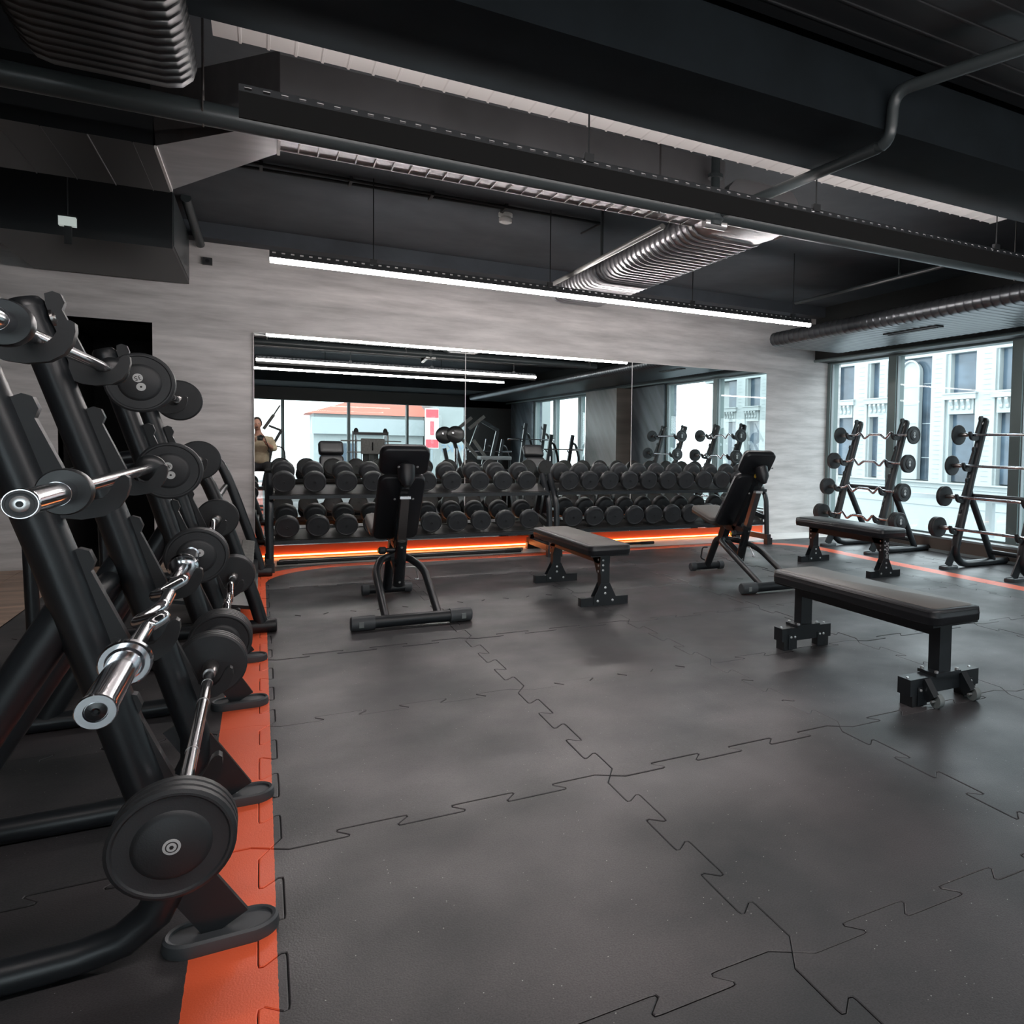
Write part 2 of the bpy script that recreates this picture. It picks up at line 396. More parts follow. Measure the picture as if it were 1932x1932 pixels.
# right wall: header, sill, marble pieces, windows
slabbox('trim_4', 'header', 6.4, WX+.2, RY, WY, 2.26, SLAB, 'dark header panel above the right windows')
hl = MB().cyl((6.395, RY, 2.268), (6.395, WY, 2.268), .018, 8); struct(hl.obj('trim_5', 'frame'), 'rounded metal edge under the window header')
sl = MB().box(6.5, WX+.2, RY, WY, -.01, .15); struct(sl.obj('baseboard_right', 'sill', smooth=False), 'brown step under the right windows')
MB().box(6.49, 6.60, RY, WY, .15, .172).obj('sill_cap', 'sillcap', bpy.data.objects['baseboard_right'])
MB().box(6.47, 6.5, RY, 7.4, -.002, .028).obj('floor_trim', 'sillcap', bpy.data.objects['baseboard_right'])
slabbox('wall_right', 'marble_blue', 6.58, WX+.2, 1.82, 3.25, .15, 2.26, 'blue grey marble wall between the right windows')
slabbox('wall_right_pillar', 'marble_brown', 6.25, WX+.2, .15, 1.82, 0, 2.255, 'brown veined marble pillar on the right wall')
slabbox('wall_right_rear', 'marble_blue', 6.55, WX+.2, RY, -4.6, 0, 2.26, 'blue grey marble wall near the rear windows')
def window(n, axis, a0, a1, z0, z1, off, fw=.09, label=None, depth=.1):
    """window in plane x=off (axis 'y') or y=off (axis 'x') spanning a0..a1"""
    if axis == 'y': e = empty('window_%d' % n, (off, (a0+a1)/2, z0)); f = lambda a, b, d0, d1, c, e_: (d0, d1, a, b, c, e_)
    else: e = empty('window_%d' % n, ((a0+a1)/2, off, z0)); f = lambda a, b, d0, d1, c, e_: (a, b, d0, d1, c, e_)
    struct(e, label); h = (a1-a0)/2; H = z1-z0
    fr = MB()
    for args in ((-h, -h+fw, 0, H), (h-fw, h, 0, H), (-h+fw, h-fw, 0, fw*.35), (-h+fw, h-fw, H-fw*.35, H)):
        fr.box(*f(args[0], args[1], -.04, depth, args[2], args[3]))
    o = fr.obj('window_frame', 'frame', e)
    fi = MB(); g = fw+.012
    for args in ((-h+fw, -h+g, fw*.35, H-fw*.35), (h-g, h-fw, fw*.35, H-fw*.35)): fi.box(*f(args[0], args[1], -.02, .02, args[2], args[3]))
    fi.obj('glazing_bead', 'sillcap', e)
    MB().box(*f(-h+fw, h-fw, .0, .006, fw*.35, H-fw*.35)).obj('window_pane', 'glass', e)
for n, (a0, a1) in enumerate(((6.755, 7.95), (5.02, 6.755), (3.25, 5.02), (-1.21, .15), (-2.98, -1.21), (-4.6, -2.98))):
    window(n+1, 'y', a0, a1, .172, 2.26, 6.66, .064, 'tall window in the right wall with slim dark frame')
slabbox('wall_rear', 'header', 5.2, WX+.2, RY-.2, RY, 0, SLAB, 'dark wall right of the rear windows')
slabbox('trim_6', 'header', LX, WX+.2, RY-.2, RY, 2.12, SLAB, 'dark header panel above the rear windows')
for n, (a0, a1) in enumerate(((-3.2, -1.08), (-1.08, .5), (.5, 2.08), (2.08, 3.59), (3.59, 5.2))):
    window(n+7, 'x', a0, a1, .0, 2.12, RY-.05, .03, 'tall rear window behind the camera')

# ------------------------------------------------------------------ mirror and glowing skirting
mir = empty('wall_mirror', (2.785, 7.93, .115)); tag(mir, 'long frameless three panel wall mirror behind the dumbbell racks', 'mirror')
for k, (x0, x1) in enumerate(((-.05, 1.832), (1.836, 3.718), (3.722, 5.605))):
    p = MB().box(x0-2.785, x1-2.785, -.006, .012, 0, 1.945).obj('mirror_panel', 'mirror', mir, smooth=False)
ed = MB()
ed.box(-2.84, 2.825, -.008, .012, 1.945, 1.949).box(-2.841, -2.836, -.008, .012, 0, 1.945)
ed.box(-.954, -.949, -.008, 0, 0, 1.945).box(.933, .938, -.008, 0, 0, 1.945); ed.obj('polished_edge', 'galv_light', mir)
sk = struct(MB().box(-.05, 5.6, 7.925, WY, .0, .113).obj('baseboard_back', 'orange', smooth=False), 'orange skirting under the mirror')
MB().cyl((-.04, 7.917, .022), (5.56, 7.917, .022), .007, 6).obj('led_strip', 'led_orange', sk)

# ------------------------------------------------------------------ lights
def linear_light(x0, x1, y, zb, label, shield=0, hangers=(), led='led'):
    L_ = x1-x0; e = empty('linear_light', (x0, y, zb)); tag(e, label, 'ceiling light', 'linear ceiling lights')
    dy = .0 if not shield else .028
    t = MB(); t.cyl((.004, dy, .018), (L_-.004, dy, .018), .021, 12); t.obj('led_tube', led, e)
    b = MB()
    if shield: b.box(0, L_, -.022, -.012, -.036, .052)
    else: b.box(0, L_, -.022, .022, .03, .052)
    b.obj('housing', 'void' if shield else 'black_flat', e, smooth=False)
    r = MB(); r.box(0, L_, -.02, -.014, .052, .059).box(0, L_, -.02, -.014, .069, .077); n = int(L_/.055)
    for k in range(n+1):
        x = L_*k/n; r.box(max(x-.017, 0), min(x+.017, L_), -.02, -.014, .059, .069)
    r.obj('perforated_channel', 'black_paint', e, smooth=False)
    for hx in hangers:
        h = MB(); h.cyl((hx-x0, -.017, .075), (hx-x0, -.017, (SLAB if y > 2 else 2.735)-zb), .004, 6); h.box(hx-x0-.02, hx-x0+.02, -.03, -.005, .065, .10)
        h.obj('hanger', 'black_flat', e)
    return e
linear_light(.055, 4.62, 5.83, 2.285, 'long white linear light hanging in front of the back wall', 0, (.7, 2.0, 3.3, 4.4), 'led_back')
linear_light(-.06, 4.16, 3.06, 2.235, 'perforated dark light channel beside the sprinkler pipe, glowing towards the mirror', 1, (1.21, 2.43, 3.78), 'led_dim')
linear_light(-.9, 4.2, .95, 2.285, 'linear light above the camera seen only in the mirror', 0, (1, 3))

# ------------------------------------------------------------------ ducts, pipes
def stadium(w_, h_, n=6, grow=0):
    r = h_/2; out = []
    for sx, a0 in ((1, -90), (-1, 90)):
        for k in range(n+1):
            a = math.radians(a0+180*k/n); out.append((sx*(w_/2-r)+(r+grow)*math.cos(a), (r+grow)*math.sin(a)))
    return out
def oval_duct(name, y0, y1, xc, zc, w_, h_, step, label, m='duct_dark', rib=.006, cap=True):
    e = empty(name, (xc, (y0+y1)/2, zc)); tag(e, label, 'duct')
    b = MB(); rs = []; y = y0; n = max(1, int(abs(y1-y0)/step)); st = (y1-y0)/n
    for k in range(n):
        a = y0+k*st
        for t, g in ((0, 0), (.72, 0), (.80, rib), (.92, rib), (.999, 0)):
            rs.append([Vector((x, a+st*t-(y0+y1)/2, z)) for x, z in stadium(w_, h_, 6, g)])
    b.rings(rs); b.obj('duct_shell', m, e, ang=50)
    return e
oval_duct('oval_duct', 3.25, -3.5, -.43, 2.41, .48, .17, .056, 'dark ribbed flat oval duct at the upper left corner', 'duct_dark', .0035)
big = oval_duct('oval_duct', 7.25, -6.0, 5.72, 2.375, 1.12, .165, .09, 'long flat oval spiral duct above the right windows', 'duct_round', .003)
s2 = MB().box(-.05, .05, -.35, .35, -.012, 0, 0); s2.box(-.012, .012, -.32, .32, -.018, -.012)
s2.obj('slot_diffuser', 'black_flat', big, loc=(-.15, 5.43-.625, -.083))
dm = oval_duct('oval_duct', 4.2, 6.95, 2.68, 2.56, .56, .2, .075, 'bright ribbed oval duct running to the back wall', 'galv', .011)
el = MB(); el.rings([[Vector((x+2.68, 4.2, z+2.56)) for x, z in stadium(.56, .2, 6)], [Vector((x*1.02+2.68, 4.1, z*1.1+2.565)) for x, z in stadium(.56, .2, 6)], [Vector((2.67+x*.95, 3.84, z*1.15+2.585)) for x, z in stadium(.56, .22, 6)]])
e2 = empty('duct_elbow', (0, 0, 0)); tag(e2, 'smooth silver elbow joining the two ceiling ducts', 'duct')
el.obj('elbow_shell', 'galv', e2); MB().bar((2.99, 3.86, 2.52), (2.97, 4.14, 2.50), .02, .03).obj('bracket', 'galv_light', e2)
# rectangular duct along X with standing seams
rd = empty('rectangular_duct', (1.2, 4.0, 2.5)); tag(rd, 'silver seamed rectangular duct running across the ceiling', 'duct')
b = MB(); X0, X1 = .08, 2.37
P = [Vector((X0, 3.82, 2.5)), Vector((X0, 4.2, 2.5)), Vector((X0, 4.2, 2.78)), Vector((X0, 3.82, 2.78))]; Q = [Vector((X1, 3.82, 2.5)), Vector((X1, 4.2, 2.5)), Vector((X1, 4.2, 2.78)), Vector((X1, 3.82, 2.78))]
b.rings([[p-Vector((1.2, 4, 2.5)) for p in P], [p-Vector((1.2, 4, 2.5)) for p in Q]]); b.obj('duct_shell', 'galv', rd, smooth=False)
for k in range(1, 27):
    t = k/27; a = P[0].lerp(Q[0], t)-Vector((1.2, 4, 2.5)); c = P[1].lerp(Q[1], t)-Vector((1.2, 4, 2.5))
    MB().bar(a+Vector((0, 0, -.002)), c+Vector((0, .004, -.002)), .006, .008, side=(0, 0, 1)).obj('seam', 'galv_light' if k % 2 else 'galv', rd)
MB().bar(P[1]-Vector((1.2, 4, 2.5)), Q[1]-Vector((1.2, 4, 2.5)), .008, .012, side=(0, 0, 1)).obj('corner_flange', 'galv_light', rd)
# offset piece
of = empty('duct_offset', (-.17, 4.4, 2.5)); tag(of, 'smooth silver slanted duct piece joining the dark and silver ducts', 'duct')
O = Vector((-.17, 4.4, 2.5))
b = MB(); b.rings([[p-O for p in (Vector((-.42, 4.35, 2.46)), Vector((-.42, 5.07, 2.46)), Vector((-.44, 5.07, 2.76)), Vector((-.44, 4.35, 2.76)))], [p-O for p in (Vector((.08, 3.8, 2.48)), Vector((.08, 4.2, 2.48)), Vector((.08, 4.2, 2.79)), Vector((.08, 3.8, 2.79)))]])
b.obj('duct_shell', 'galv', of, smooth=False)
MB().bar(Vector((-.42, 4.35, 2.455))-O, Vector((-.42, 5.07, 2.455))-O, .012, .012, side=(0, 0, 1)).obj('corner_flange', 'galv_light', of)
MB().bar(Vector((.08, 3.8, 2.475))-O, Vector((.08, 4.2, 2.475))-O, .012, .012, side=(0, 0, 1)).obj('corner_flange', 'galv_light', of)
ld = empty('rectangular_duct', (-1.9, 4.8, 2.46)); tag(ld, 'dark ribbed wide duct at the upper left, left of the slanted piece', 'duct')
MB().box(-1.3, 1.47, -.45, .33, 0, .3).obj('duct_shell', 'duct_dark', ld, smooth=False)
for k in range(17):
    MB().box(-1.25+k*.165, -1.246+k*.165, -.45, .335, -.004, 0).obj('seam', 'galv' if k % 3 == 0 else 'duct_dark', ld)
# ribbed bright duct glimpsed beyond the beam
bd = empty('rectangular_duct', (2.0, 3.27, 2.62)); tag(bd, 'narrow bright ribbed duct strip between the beam and the perforated light', 'duct')
b = MB(); n = 46; rs = []
for k in range(n):
    x = -2.15+4.35*k/n; st = 4.35/n
    for t, g in ((0, 0), (.85, 0), (.9, .004), (.98, .004)):
        yy0, yy1 = -.14, .16; rs.append([Vector((x+st*t, yy0, -g)), Vector((x+st*t, yy1+g, -g)), Vector((x+st*t, yy1+g, .22)), Vector((x+st*t, yy0, .22))])
b.rings(rs); b.obj('duct_shell', 'galv_light', bd, ang=20)
# big ribbed duct overhead at upper right
bo = empty('rectangular_duct', (2.9, 1.2, 2.745)); tag(bo, 'wide dark ribbed duct overhead at the upper right corner', 'duct')
MB().box(-1.9, 2.9, -1.3, 1.22, 0, .2).obj('duct_shell', 'duct_dark', bo, smooth=False)
for k in range(18): MB().box(-1.9, 2.9, -1.25+k*.14, -1.242+k*.14, -.006, 0).obj('seam', 'black_flat', bo)
# main sprinkler pipe
sp = empty('sprinkler_pipe', (2.0, 3.75, 2.44)); tag(sp, 'long dark sprinkler pipe crossing the ceiling with vertical stub and angled branch', 'pipe')
MB().cyl((-5, 0, 0), (3.0, 0, 0), .048, 20).obj('main_pipe', 'pipe', sp)
st_ = MB().cyl((.265, 0, .02), (.265, 0, .51), .026, 12).lathe([(0, .045), (.02, .045), (.02, .028), (.03, .028)], (.265, 0, .2), (0, 0, 1), 14); st_.obj('vertical_stub', 'pipe', sp)
MB().lathe([(0, .03), (.01, .052), (.07, .052), (.08, .04), (.1, .04)], (.265, .0, .035), (0, 0, -1), 16).obj('tee_joint', 'pipe', sp)
MB().cyl((.2, .01, -.055), (.34, .01, -.055), .028, 14).obj('tee_cap', 'bolt', sp)
MB().path(fillet([(.29, 0, .0), (.375, -1.27, .0), (.375, -1.29, .21), (.60, -1.9, .23), (.9, -2.9, .23)], .07), .026, 14).obj('branch_pipe', 'pipe', sp)
for hx in (-.09, 2.87, -2.2):
    h = MB().cyl((hx, 0, .05), (hx, 0, .5), .005, 6).path([(hx, -.052, .0), (hx, -.045, .05), (hx, 0, .09), (hx, .045, .05), (hx, .052, 0), (hx, 0, -.053), (hx, -.052, 0)], .004, 6, side=(1, 0, 0)); h.obj('pipe_hanger', 'steel', sp)
for nm, x, ya, yb, z, lab in (('sprinkler_branch', 2.19, 4.25, 6.6, 2.38, 'thin pale pipe slanting beside the bright ribbed duct'), ('sprinkler_branch', 4.95, 3.9, 6.5, 2.55, 'thin dark pipe near the right windows')):
    e = empty(nm, (x, (ya+yb)/2, z+.1)); tag(e, lab, 'pipe')
    MB().cyl((0, ya-(ya+yb)/2, 0), (0, yb-(ya+yb)/2, 0), .018, 12).obj('pipe_run', 'pale_pipe' if x < 3 else 'pipe', e)
    MB().cyl((0, -.2, .02), (0, -.2, SLAB-z-.1), .012, 8).obj('pipe_hanger', 'pipe', e)
cp = empty('conduit_pair', (1.0, 5.93, 2.93)); tag(cp, 'pair of thin dark conduits under the ceiling slab by the detector', 'pipe')
MB().cyl((-1.3, .06, 0), (.65, -.02, 0), .011, 8).obj('conduit', 'black_flat', cp); MB().cyl((-1.3, -.06, 0), (1.45, -.07, 0), .011, 8).obj('conduit', 'black_flat', cp)
for k in range(4): MB().box(-1.0+k*.55, -.98+k*.55, -.08, .07, -.012, .02).obj('clip', 'black_flat', cp)
MB().cyl((1.45, -.07, 0), (1.42, .3, .0), .008, 8).obj('conduit', 'black_flat', cp)
sm = empty('smoke_detector', (1.72, 6.1, SLAB)); tag(sm, 'round white smoke detector on the ceiling slab', 'smoke detector')
MB().lathe([(0, .055), (.025, .055), (.03, .04)], (0, 0, 0), (0, 0, -1), 24).obj('detector_base', 'white_plastic', sm)
MB().lathe([(.03, .038), (.045, .052), (.07, .05), (.078, .03)], (0, 0, 0), (0, 0, -1), 24).obj('detector_cover', 'white_plastic', sm)
# boxed unit at the back left
ab = empty('ceiling_unit', (-1.05, 7.2, 2.43)); tag(ab, 'dark boxed unit hanging at the back left above the doorway', 'air unit')
MB().box(-.52, .515, -.71, .70, 0, .42).obj('casing', 'duct_dark', ab, smooth=False)
MB().box(.515, .52, -.66, .66, .03, .4).obj('side_panel', 'pipe', ab)
MB().cyl((.56, -.2, .5), (.60, .68, .35), .035, 12).obj('pipe_riser', 'pipe', ab)
ws = empty('wall_sensor', (-.40, 7.94, 2.65)); tag(ws, 'small dark box high on the back wall beside the boxed unit', 'sensor')
MB().box(-.035, .035, -.03, .01, -.03, .03).obj('sensor_body', 'black_flat', ws); MB().cyl((0, -.03, 0), (0, -.04, 0), .015, 10).obj('sensor_lens', 'black_gloss', ws)
em = empty('emergency_sign', (-1.03, 6.0, 2.37)); tag(em, 'small pale lit sign box hanging in the dark upper left', 'sign')
MB().box(-.042, .042, -.02, .02, .02, .075).obj('sign_box', 'exit_lit', em); MB().box(-.015, .02, -.012, .012, -.09, .02).obj('sign_stem', 'duct_dark', em); MB().box(-.045, .045, -.022, .022, .075, .082).obj('sign_rim', 'black_flat', em)
MB().cyl((0, 0, .08), (0, 0, .58), .006, 6).obj('hanger', 'black_flat', em)

# ------------------------------------------------------------------ barbell racks
def make_rack(label):
    """origin under the foot plates; +x leans back; bars run along y"""
    e = empty('barbell_rack', (0, 0, 0)); tag(e, label, 'barbell rack', 'leaning barbell racks')
    for sy in (-.36, .36):
        pts = fillet([(.43, sy, 1.41), (.075, sy, .20), (.045, sy, .035), (.30, sy, .035)], .2, 8)
        pts = [Vector((.43, sy, 1.41)), Vector((.262, sy, .85)), Vector((.118, sy, .33))]
        a = [(.088, .22), (.088, .15), (.115, .09), (.165, .05), (.235, .036), (.32, .034), (.82, .034)]
        pts += [Vector((x, sy, z)) for x, z in a]
        o = MB()
        n = 18; rs = []
        for i, p in enumerate(pts):
            q0 = pts[max(i-1, 0)]; q1 = pts[min(i+1, len(pts)-1)]; d = (q1-q0).normalized(); yv = Vector((0, 1, 0)); xv = yv.cross(d)
            t = 0 if i < 3 else min(1, (i-2)/5); rx = .037*(1-t)+.034*t; ry = .047*(1-t)+.034*t
            rs.append([p+xv*rx*math.cos(2*PI*k/n)+yv*ry*math.sin(2*PI*k/n) for k in range(n)])
        o.rings(rs); up = o.obj('upright', 'black_metal', e, ang=50)
        MB().lathe([(0, .0385), (.014, .038), (.026, .03), (.028, .01)], (.43, sy, 1.41), (.29, 0, 1), 18).obj('end_cap', 'rubber_dark', up)
        d = Vector((-1, 0, .29)).normalized(); bp = Vector((.425, sy, 1.375))+d*.044
        MB().lathe([(0, .026), (.006, .026), (.008, .018), (.011, .018), (.011, .008)], bp, d, 16).obj('maker_badge', 'steel', up)
        MB().lathe([(0, .034), (.012, .034), (.02, .028)], (.82, sy, .034), (1, 0, 0), 16).obj('end_cap', 'black_gloss', up)
        MB().path([(.232, sy, .76), (.62, sy, .05)], .036, 14, ry=.03).obj('brace', 'black_metal', e, ang=60)
        st = MB(); st.bar((.125, sy, .26), (-.01, sy, .03), .085, .014); st.obj('foot_strut', 'black_metal', e)
        fp = MB()
        def oval(w_, l_, z): return [Vector((w_*math.cos(2*PI*k/28)*1.0 if abs(math.cos(2*PI*k/28)) < .0 else math.copysign(w_-l_, math.cos(2*PI*k/28))+l_*math.cos(2*PI*k/28), sy+l_*math.sin(2*PI*k/28), z)) for k in range(28)]
        fp.rings([oval(.103, .052, 0), oval(.105, .054, .008), oval(.103, .052, .026), oval(.098, .047, .031), oval(.092, .041, .029), oval(.09, .039, .024)]); fp.obj('foot_plate', 'grey_rubber', e)
        for lv in range(4):
            bx, bz = .275-.078*lv-(0 if lv < 3 else -.008), 1.272-.298*lv
            hk = MB(); poly = [(-.040, .030), (-.046, .031), (-.052, .026), (-.053, .010), (-.048, -.012), (-.036, -.034), (-.014, -.050), (.02, -.056), (.05, -.052), (.074, -.040), (.074, .002), (.050, .004), (.034, -.002), (.018, -.015), (.004, -.0185), (-.010, -.015), (-.020, -.004), (-.027, .010), (-.033, .024)]
            hk.prism(poly, lambda a, b, t: (bx+a, sy+t, bz+b), -.015, .015); hk.obj('hook', 'black_flat', e, ang=40)
            rp = MB(); poly = [(.064, -.03), (.118, .150), (.120, .178), (.104, .186), (.088, .180), (.080, .158), (.086, .140), (.030, .0), (.032, -.03)]
            rp.prism(poly, lambda a, b, t: (bx+a, sy+t, bz+b), -.014, .014); rp.obj('guide_ramp', 'black_flat', e, ang=40)
    MB().cyl((.272, -.36, .69), (.272, .36, .69), .024, 12).obj('crossbar', 'black_metal', e)
    MB().cyl((.585, -.36, .13), (.585, .36, .13), .024, 12).obj('crossbar', 'black_metal', e)
    return e
KM = None
rackR1 = make_rack('black barbell rack of curl bars by the corner of the window wall'); rackR1.location = (5.66, 6.345, 0)
def lab(o, label, cat=None): o['label'] = label; return o
rackR2 = lab(copy_tree(rackR1), 'black barbell rack of straight bars before the window, cut by the right edge'); rackR2.location = (5.66, 4.6, 0)
rackL1 = lab(copy_tree(rackR1), 'black leaning barbell rack nearest the camera at the left edge'); rackL1.location = (-.08, 2.28, 0); rackL1.rotation_euler.z = PI; rackL1.scale = (1.07, 1, 1.025)
rackL2 = lab(copy_tree(rackR1), 'black leaning barbell rack on the left, second from the camera'); rackL2.location = (-.08, 3.95, 0); rackL2.rotation_euler.z = PI

PLATES = {}
def plate_mesh(r, t, outer):
    """one disc, axis +y, y 0..t ; outer face with raised ring"""
    k = (round(r, 3), round(t, 3), outer)
    if k not in PLATES:
        b = MB()
        if outer: prof = [(0, r*.25), (0, r*.94), (.004, r), (t-.004, r), (t, r*.94), (t, r*.90), (t-.003, r*.87), (t-.003, r*.62), (t+.001, r*.58), (t+.004, r*.52), (t+.004, r*.05)]
        else: prof = [(0, r*.2), (0, r*.94), (.004, r), (t-.004, r), (t, r*.94), (t, r*.9), (t-.003, r*.86), (t-.003, r*.55), (t-.001, r*.5), (t-.001, r*.2)]
        b.lathe(prof, (0, 0, 0), (0, 1, 0), 40); o = b.obj('weight_plate', 'rubber', None, ang=28); PLATES[k] = o.data; bpy.data.objects.remove(o)
    return PLATES[k]
BADGE = {}
def badge_mesh(txt):
    if txt == '' and txt not in BADGE:
        b = MB(); b.lathe([(0, .0135), (.0014, .0135)], (0, 0, 0), (0, 1, 0), 24).lathe([(0, .0095), (.0005, .0095)], (0, .0014, 0), (0, 1, 0), 18, 1).lathe([(0, .0075), (.0008, .0075)], (0, .0016, 0), (0, 1, 0), 18).lathe([(0, .0035), (.0004, .0035)], (0, .0025, 0), (0, 1, 0), 6, 1)
        o = b.obj('number_badge', ['badge', 'ink'], None, smooth=False); BADGE[txt] = o.data; bpy.data.objects.remove(o)
    if txt not in BADGE:
        b = MB()
        mxA = Matrix.Translation((0, .0008, .014)) @ Matrix.Rotation(PI/2, 4, 'X')
        b.lathe([(0, .0145), (.0012, .0145)], (0, 0, .0155), (0, 1, 0), 20).lathe([(0, .0135), (.0012, .0135)], (0, 0, -.0155), (0, 1, 0), 20)
        T = Matrix.Translation((0, .0016, .0155)) @ Matrix(((-1, 0, 0, 0), (0, 0, 1, 0), (0, 1, 0, 0), (0, 0, 0, 1)))
        if txt in ('35', '40'): T = T @ Matrix.Rotation(PI, 4, 'Z')
        if txt: text_into(b, txt, .021, T, 1, .0004)
        b.lathe([(0, .0035), (.0006, .0035)], (0, .0013, -.0155), (0, 1, 0), 8, 1)
        o = b.obj('number_badge', ['badge', 'ink'], None, smooth=False); BADGE[txt] = o.data; bpy.data.objects.remove(o)
    return BADGE[txt]
def link(name, me, parent, loc=(0, 0, 0), rot=(0, 0, 0)):
    o = bpy.data.objects.new(name, me); COL.objects.link(o); o.parent = parent; o.location = loc; o.rotation_euler = rot; return o
def fixed_barbell(x, y, z, label, kind, r, nplates, txt, group, hl=.53, badge_rot=0.0):
    e = empty('barbell', (x, y, z)); tag(e, label, 'barbell', group)
    b = MB()
    if kind == 'ez':
        pts = [(0, -hl, 0), (0, -.33, 0), (0, -.285, .005), (0, -.245, .035), (0, -.165, -.04), (0, -.085, .008), (0, .085, .008), (0, .165, -.04), (0, .245, .035), (0, .285, .005), (0, .33, 0), (0, hl, 0)]
        b.path(fillet(pts, .028, 4), .0135, 12, side=(1, 0, 0))
    else:
        b.cyl((0, -hl, 0), (0, hl, 0), .0135, 14)
    sh = b.obj('bar', 'chrome', e)
    for s in (-1, 1):
        MB().lathe([(0, .0165), (.012, .021), (.09, .021), (.10, .0165)][:], (0, s*(hl-.10), 0), (0, s, 0), 16).obj('bar_collar', 'steel', e)
        if kind != 'ez':
            for q in (.18, .36): MB().lathe([(0, .0146), (.003, .0146)], (0, s*q, 0), (0, s, 0), 12).obj('grip_ring', 'steel', e)
        t = .022; y0 = hl
        for k in range(nplates):
            last = k == nplates-1
            p = link('weight_plate', plate_mesh(r, t, last), e, (0, s*(y0+k*(t+.001)), 0), (0, 0, 0 if s > 0 else PI))
            if last:
                g = link('number_badge', badge_mesh(txt), p, (0, t+.0045, 0), (0, badge_rot, 0))
    return e
# right racks
lv = [(5.935, 1.272), (5.857, .974), (5.779, .676), (5.709, .378)]
names = ['top', 'second from top', 'third from top', 'lowest']
for k, (x, z) in enumerate(lv):
    fixed_barbell(x, 6.29, z, '%s curl barbell with bent chrome bar on the rack by the wall corner' % names[k], 'ez', .095, (1, 2, 3, 4)[k], ('10', '15', '20', '25')[k], 'curl barbells on the corner rack', .56)
for k, (x, z) in enumerate(lv):
    fixed_barbell(x, 4.6, z, '%s straight barbell on the window rack cut by the right edge' % names[k], 'straight', .098, (1, 1, 2, 3)[k], ('10', '15', '20', '25')[k], 'straight barbells on the window rack', .52)
# left racks
ll = [(-.355, 1.272), (-.275, .974), (-.197, .676), (-.127, .378)]
for k, (x, z) in enumerate(ll):
    fixed_barbell(x, 3.86, z+.018, ('top barbell marked 35 on the second left rack', 'barbell marked 40, second from top on the second left rack', 'barbell marked 45, third from top on the second left rack', 'lowest curl barbell with stacked discs on the second left rack')[k], 'ez' if k > 1 else 'straight', (.100, .098, .097, .098)[k], (2, 2, 3, 5)[k], ('35', '40', '45', '50')[k], 'fixed barbells on the second left rack', .675, (.3, .3, 2.5, 0)[k])
fixed_barbell(-.137, 2.17, .405, 'lowest barbell with large stacked discs on the nearest left rack', 'straight', .097, 3, '', 'barbells on the nearest left rack', .56)
def olympic(x, y, z, label, kind, hl=.58, black=True, far=1.0):
    e = empty('barbell', (x, y, z)); tag(e, label, 'barbell', 'barbells on the nearest left rack')
    b = MB()
    if kind == 'ez':
        pts = [(0, -hl, 0), (0, -.33, 0), (0, -.29, 0), (.0, -.245, .035), (0, -.165, -.04), (0, -.085, .01), (0, .085, .01), (0, .165, -.04), (0, .245, .035), (0, .29, 0), (0, .33, 0), (0, hl, 0)]
        b.path(fillet(pts, .025, 4), .0145, 16, side=(1, 0, 0))
    else: b.cyl((0, -hl, 0), (0, hl, 0), .0142, 18)
    b.obj('bar', 'chrome', e)
    for s in (-1, 1):
        MB().lathe([(0, .022), (.005, .035), (.010, .0405), (.03, .0405), (.036, .038), (.036, .024)] if black else [(0, .022), (.004, .036), (.010, .041), (.026, .041), (.03, .038), (.03, .03), (.042, .0265)], (0, s*hl, 0), (0, s, 0), 32).obj('sleeve_collar', 'rubber_dark' if black else 'chrome', e)
        q_ = far if s > 0 else 1.0
        sl_ = MB().lathe([(t*q_, r*(.80 if black else .96)) for t, r in [(0, .0255), (.055, .0255), (.055, .025), (.262, .025), (.262, .0275), (.27, .0275), (.272, .026), (.272, .016), (.266, .015), (.266, .004)]], (0, s*(hl+.03), 0), (0, s, 0), 32).obj('sleeve', 'chrome', e)
        if black: MB().lathe([(0, .0196), (.0075, .0196), (.0075, .0165), (.0065, .0160)], (0, s*(hl+.03+.266*q_), 0), (0, s, 0), 24).obj('end_ring', 'grey_rubber', e)
        MB().lathe([(0, .0115), (.0085, .0115), (.0095, .0095), (.0095, .0045), (.006, .004)] if black else [(0, .0135), (.004, .0135), (.005, .006), (.003, .003)], (0, s*(hl+.03+.266*q_), 0), (0, s, 0), 20).obj('end_bolt', 'bolt' if black else 'black_gloss', e)
    return e
olympic(-.382, 2.26, 1.300, 'straight chrome barbell without discs at the top of the nearest left rack', 'straight', .52, True, .35)
olympic(-.295, 2.245, 1.012, 'straight chrome barbell without discs, second from top on the nearest left rack', 'straight', .56, True, .35)
olympic(-.213, 2.235, .705, 'chrome curl barbell without discs, third from top on the nearest left rack', 'ez', .56, False).rotation_euler = (0, 1.15, 0)

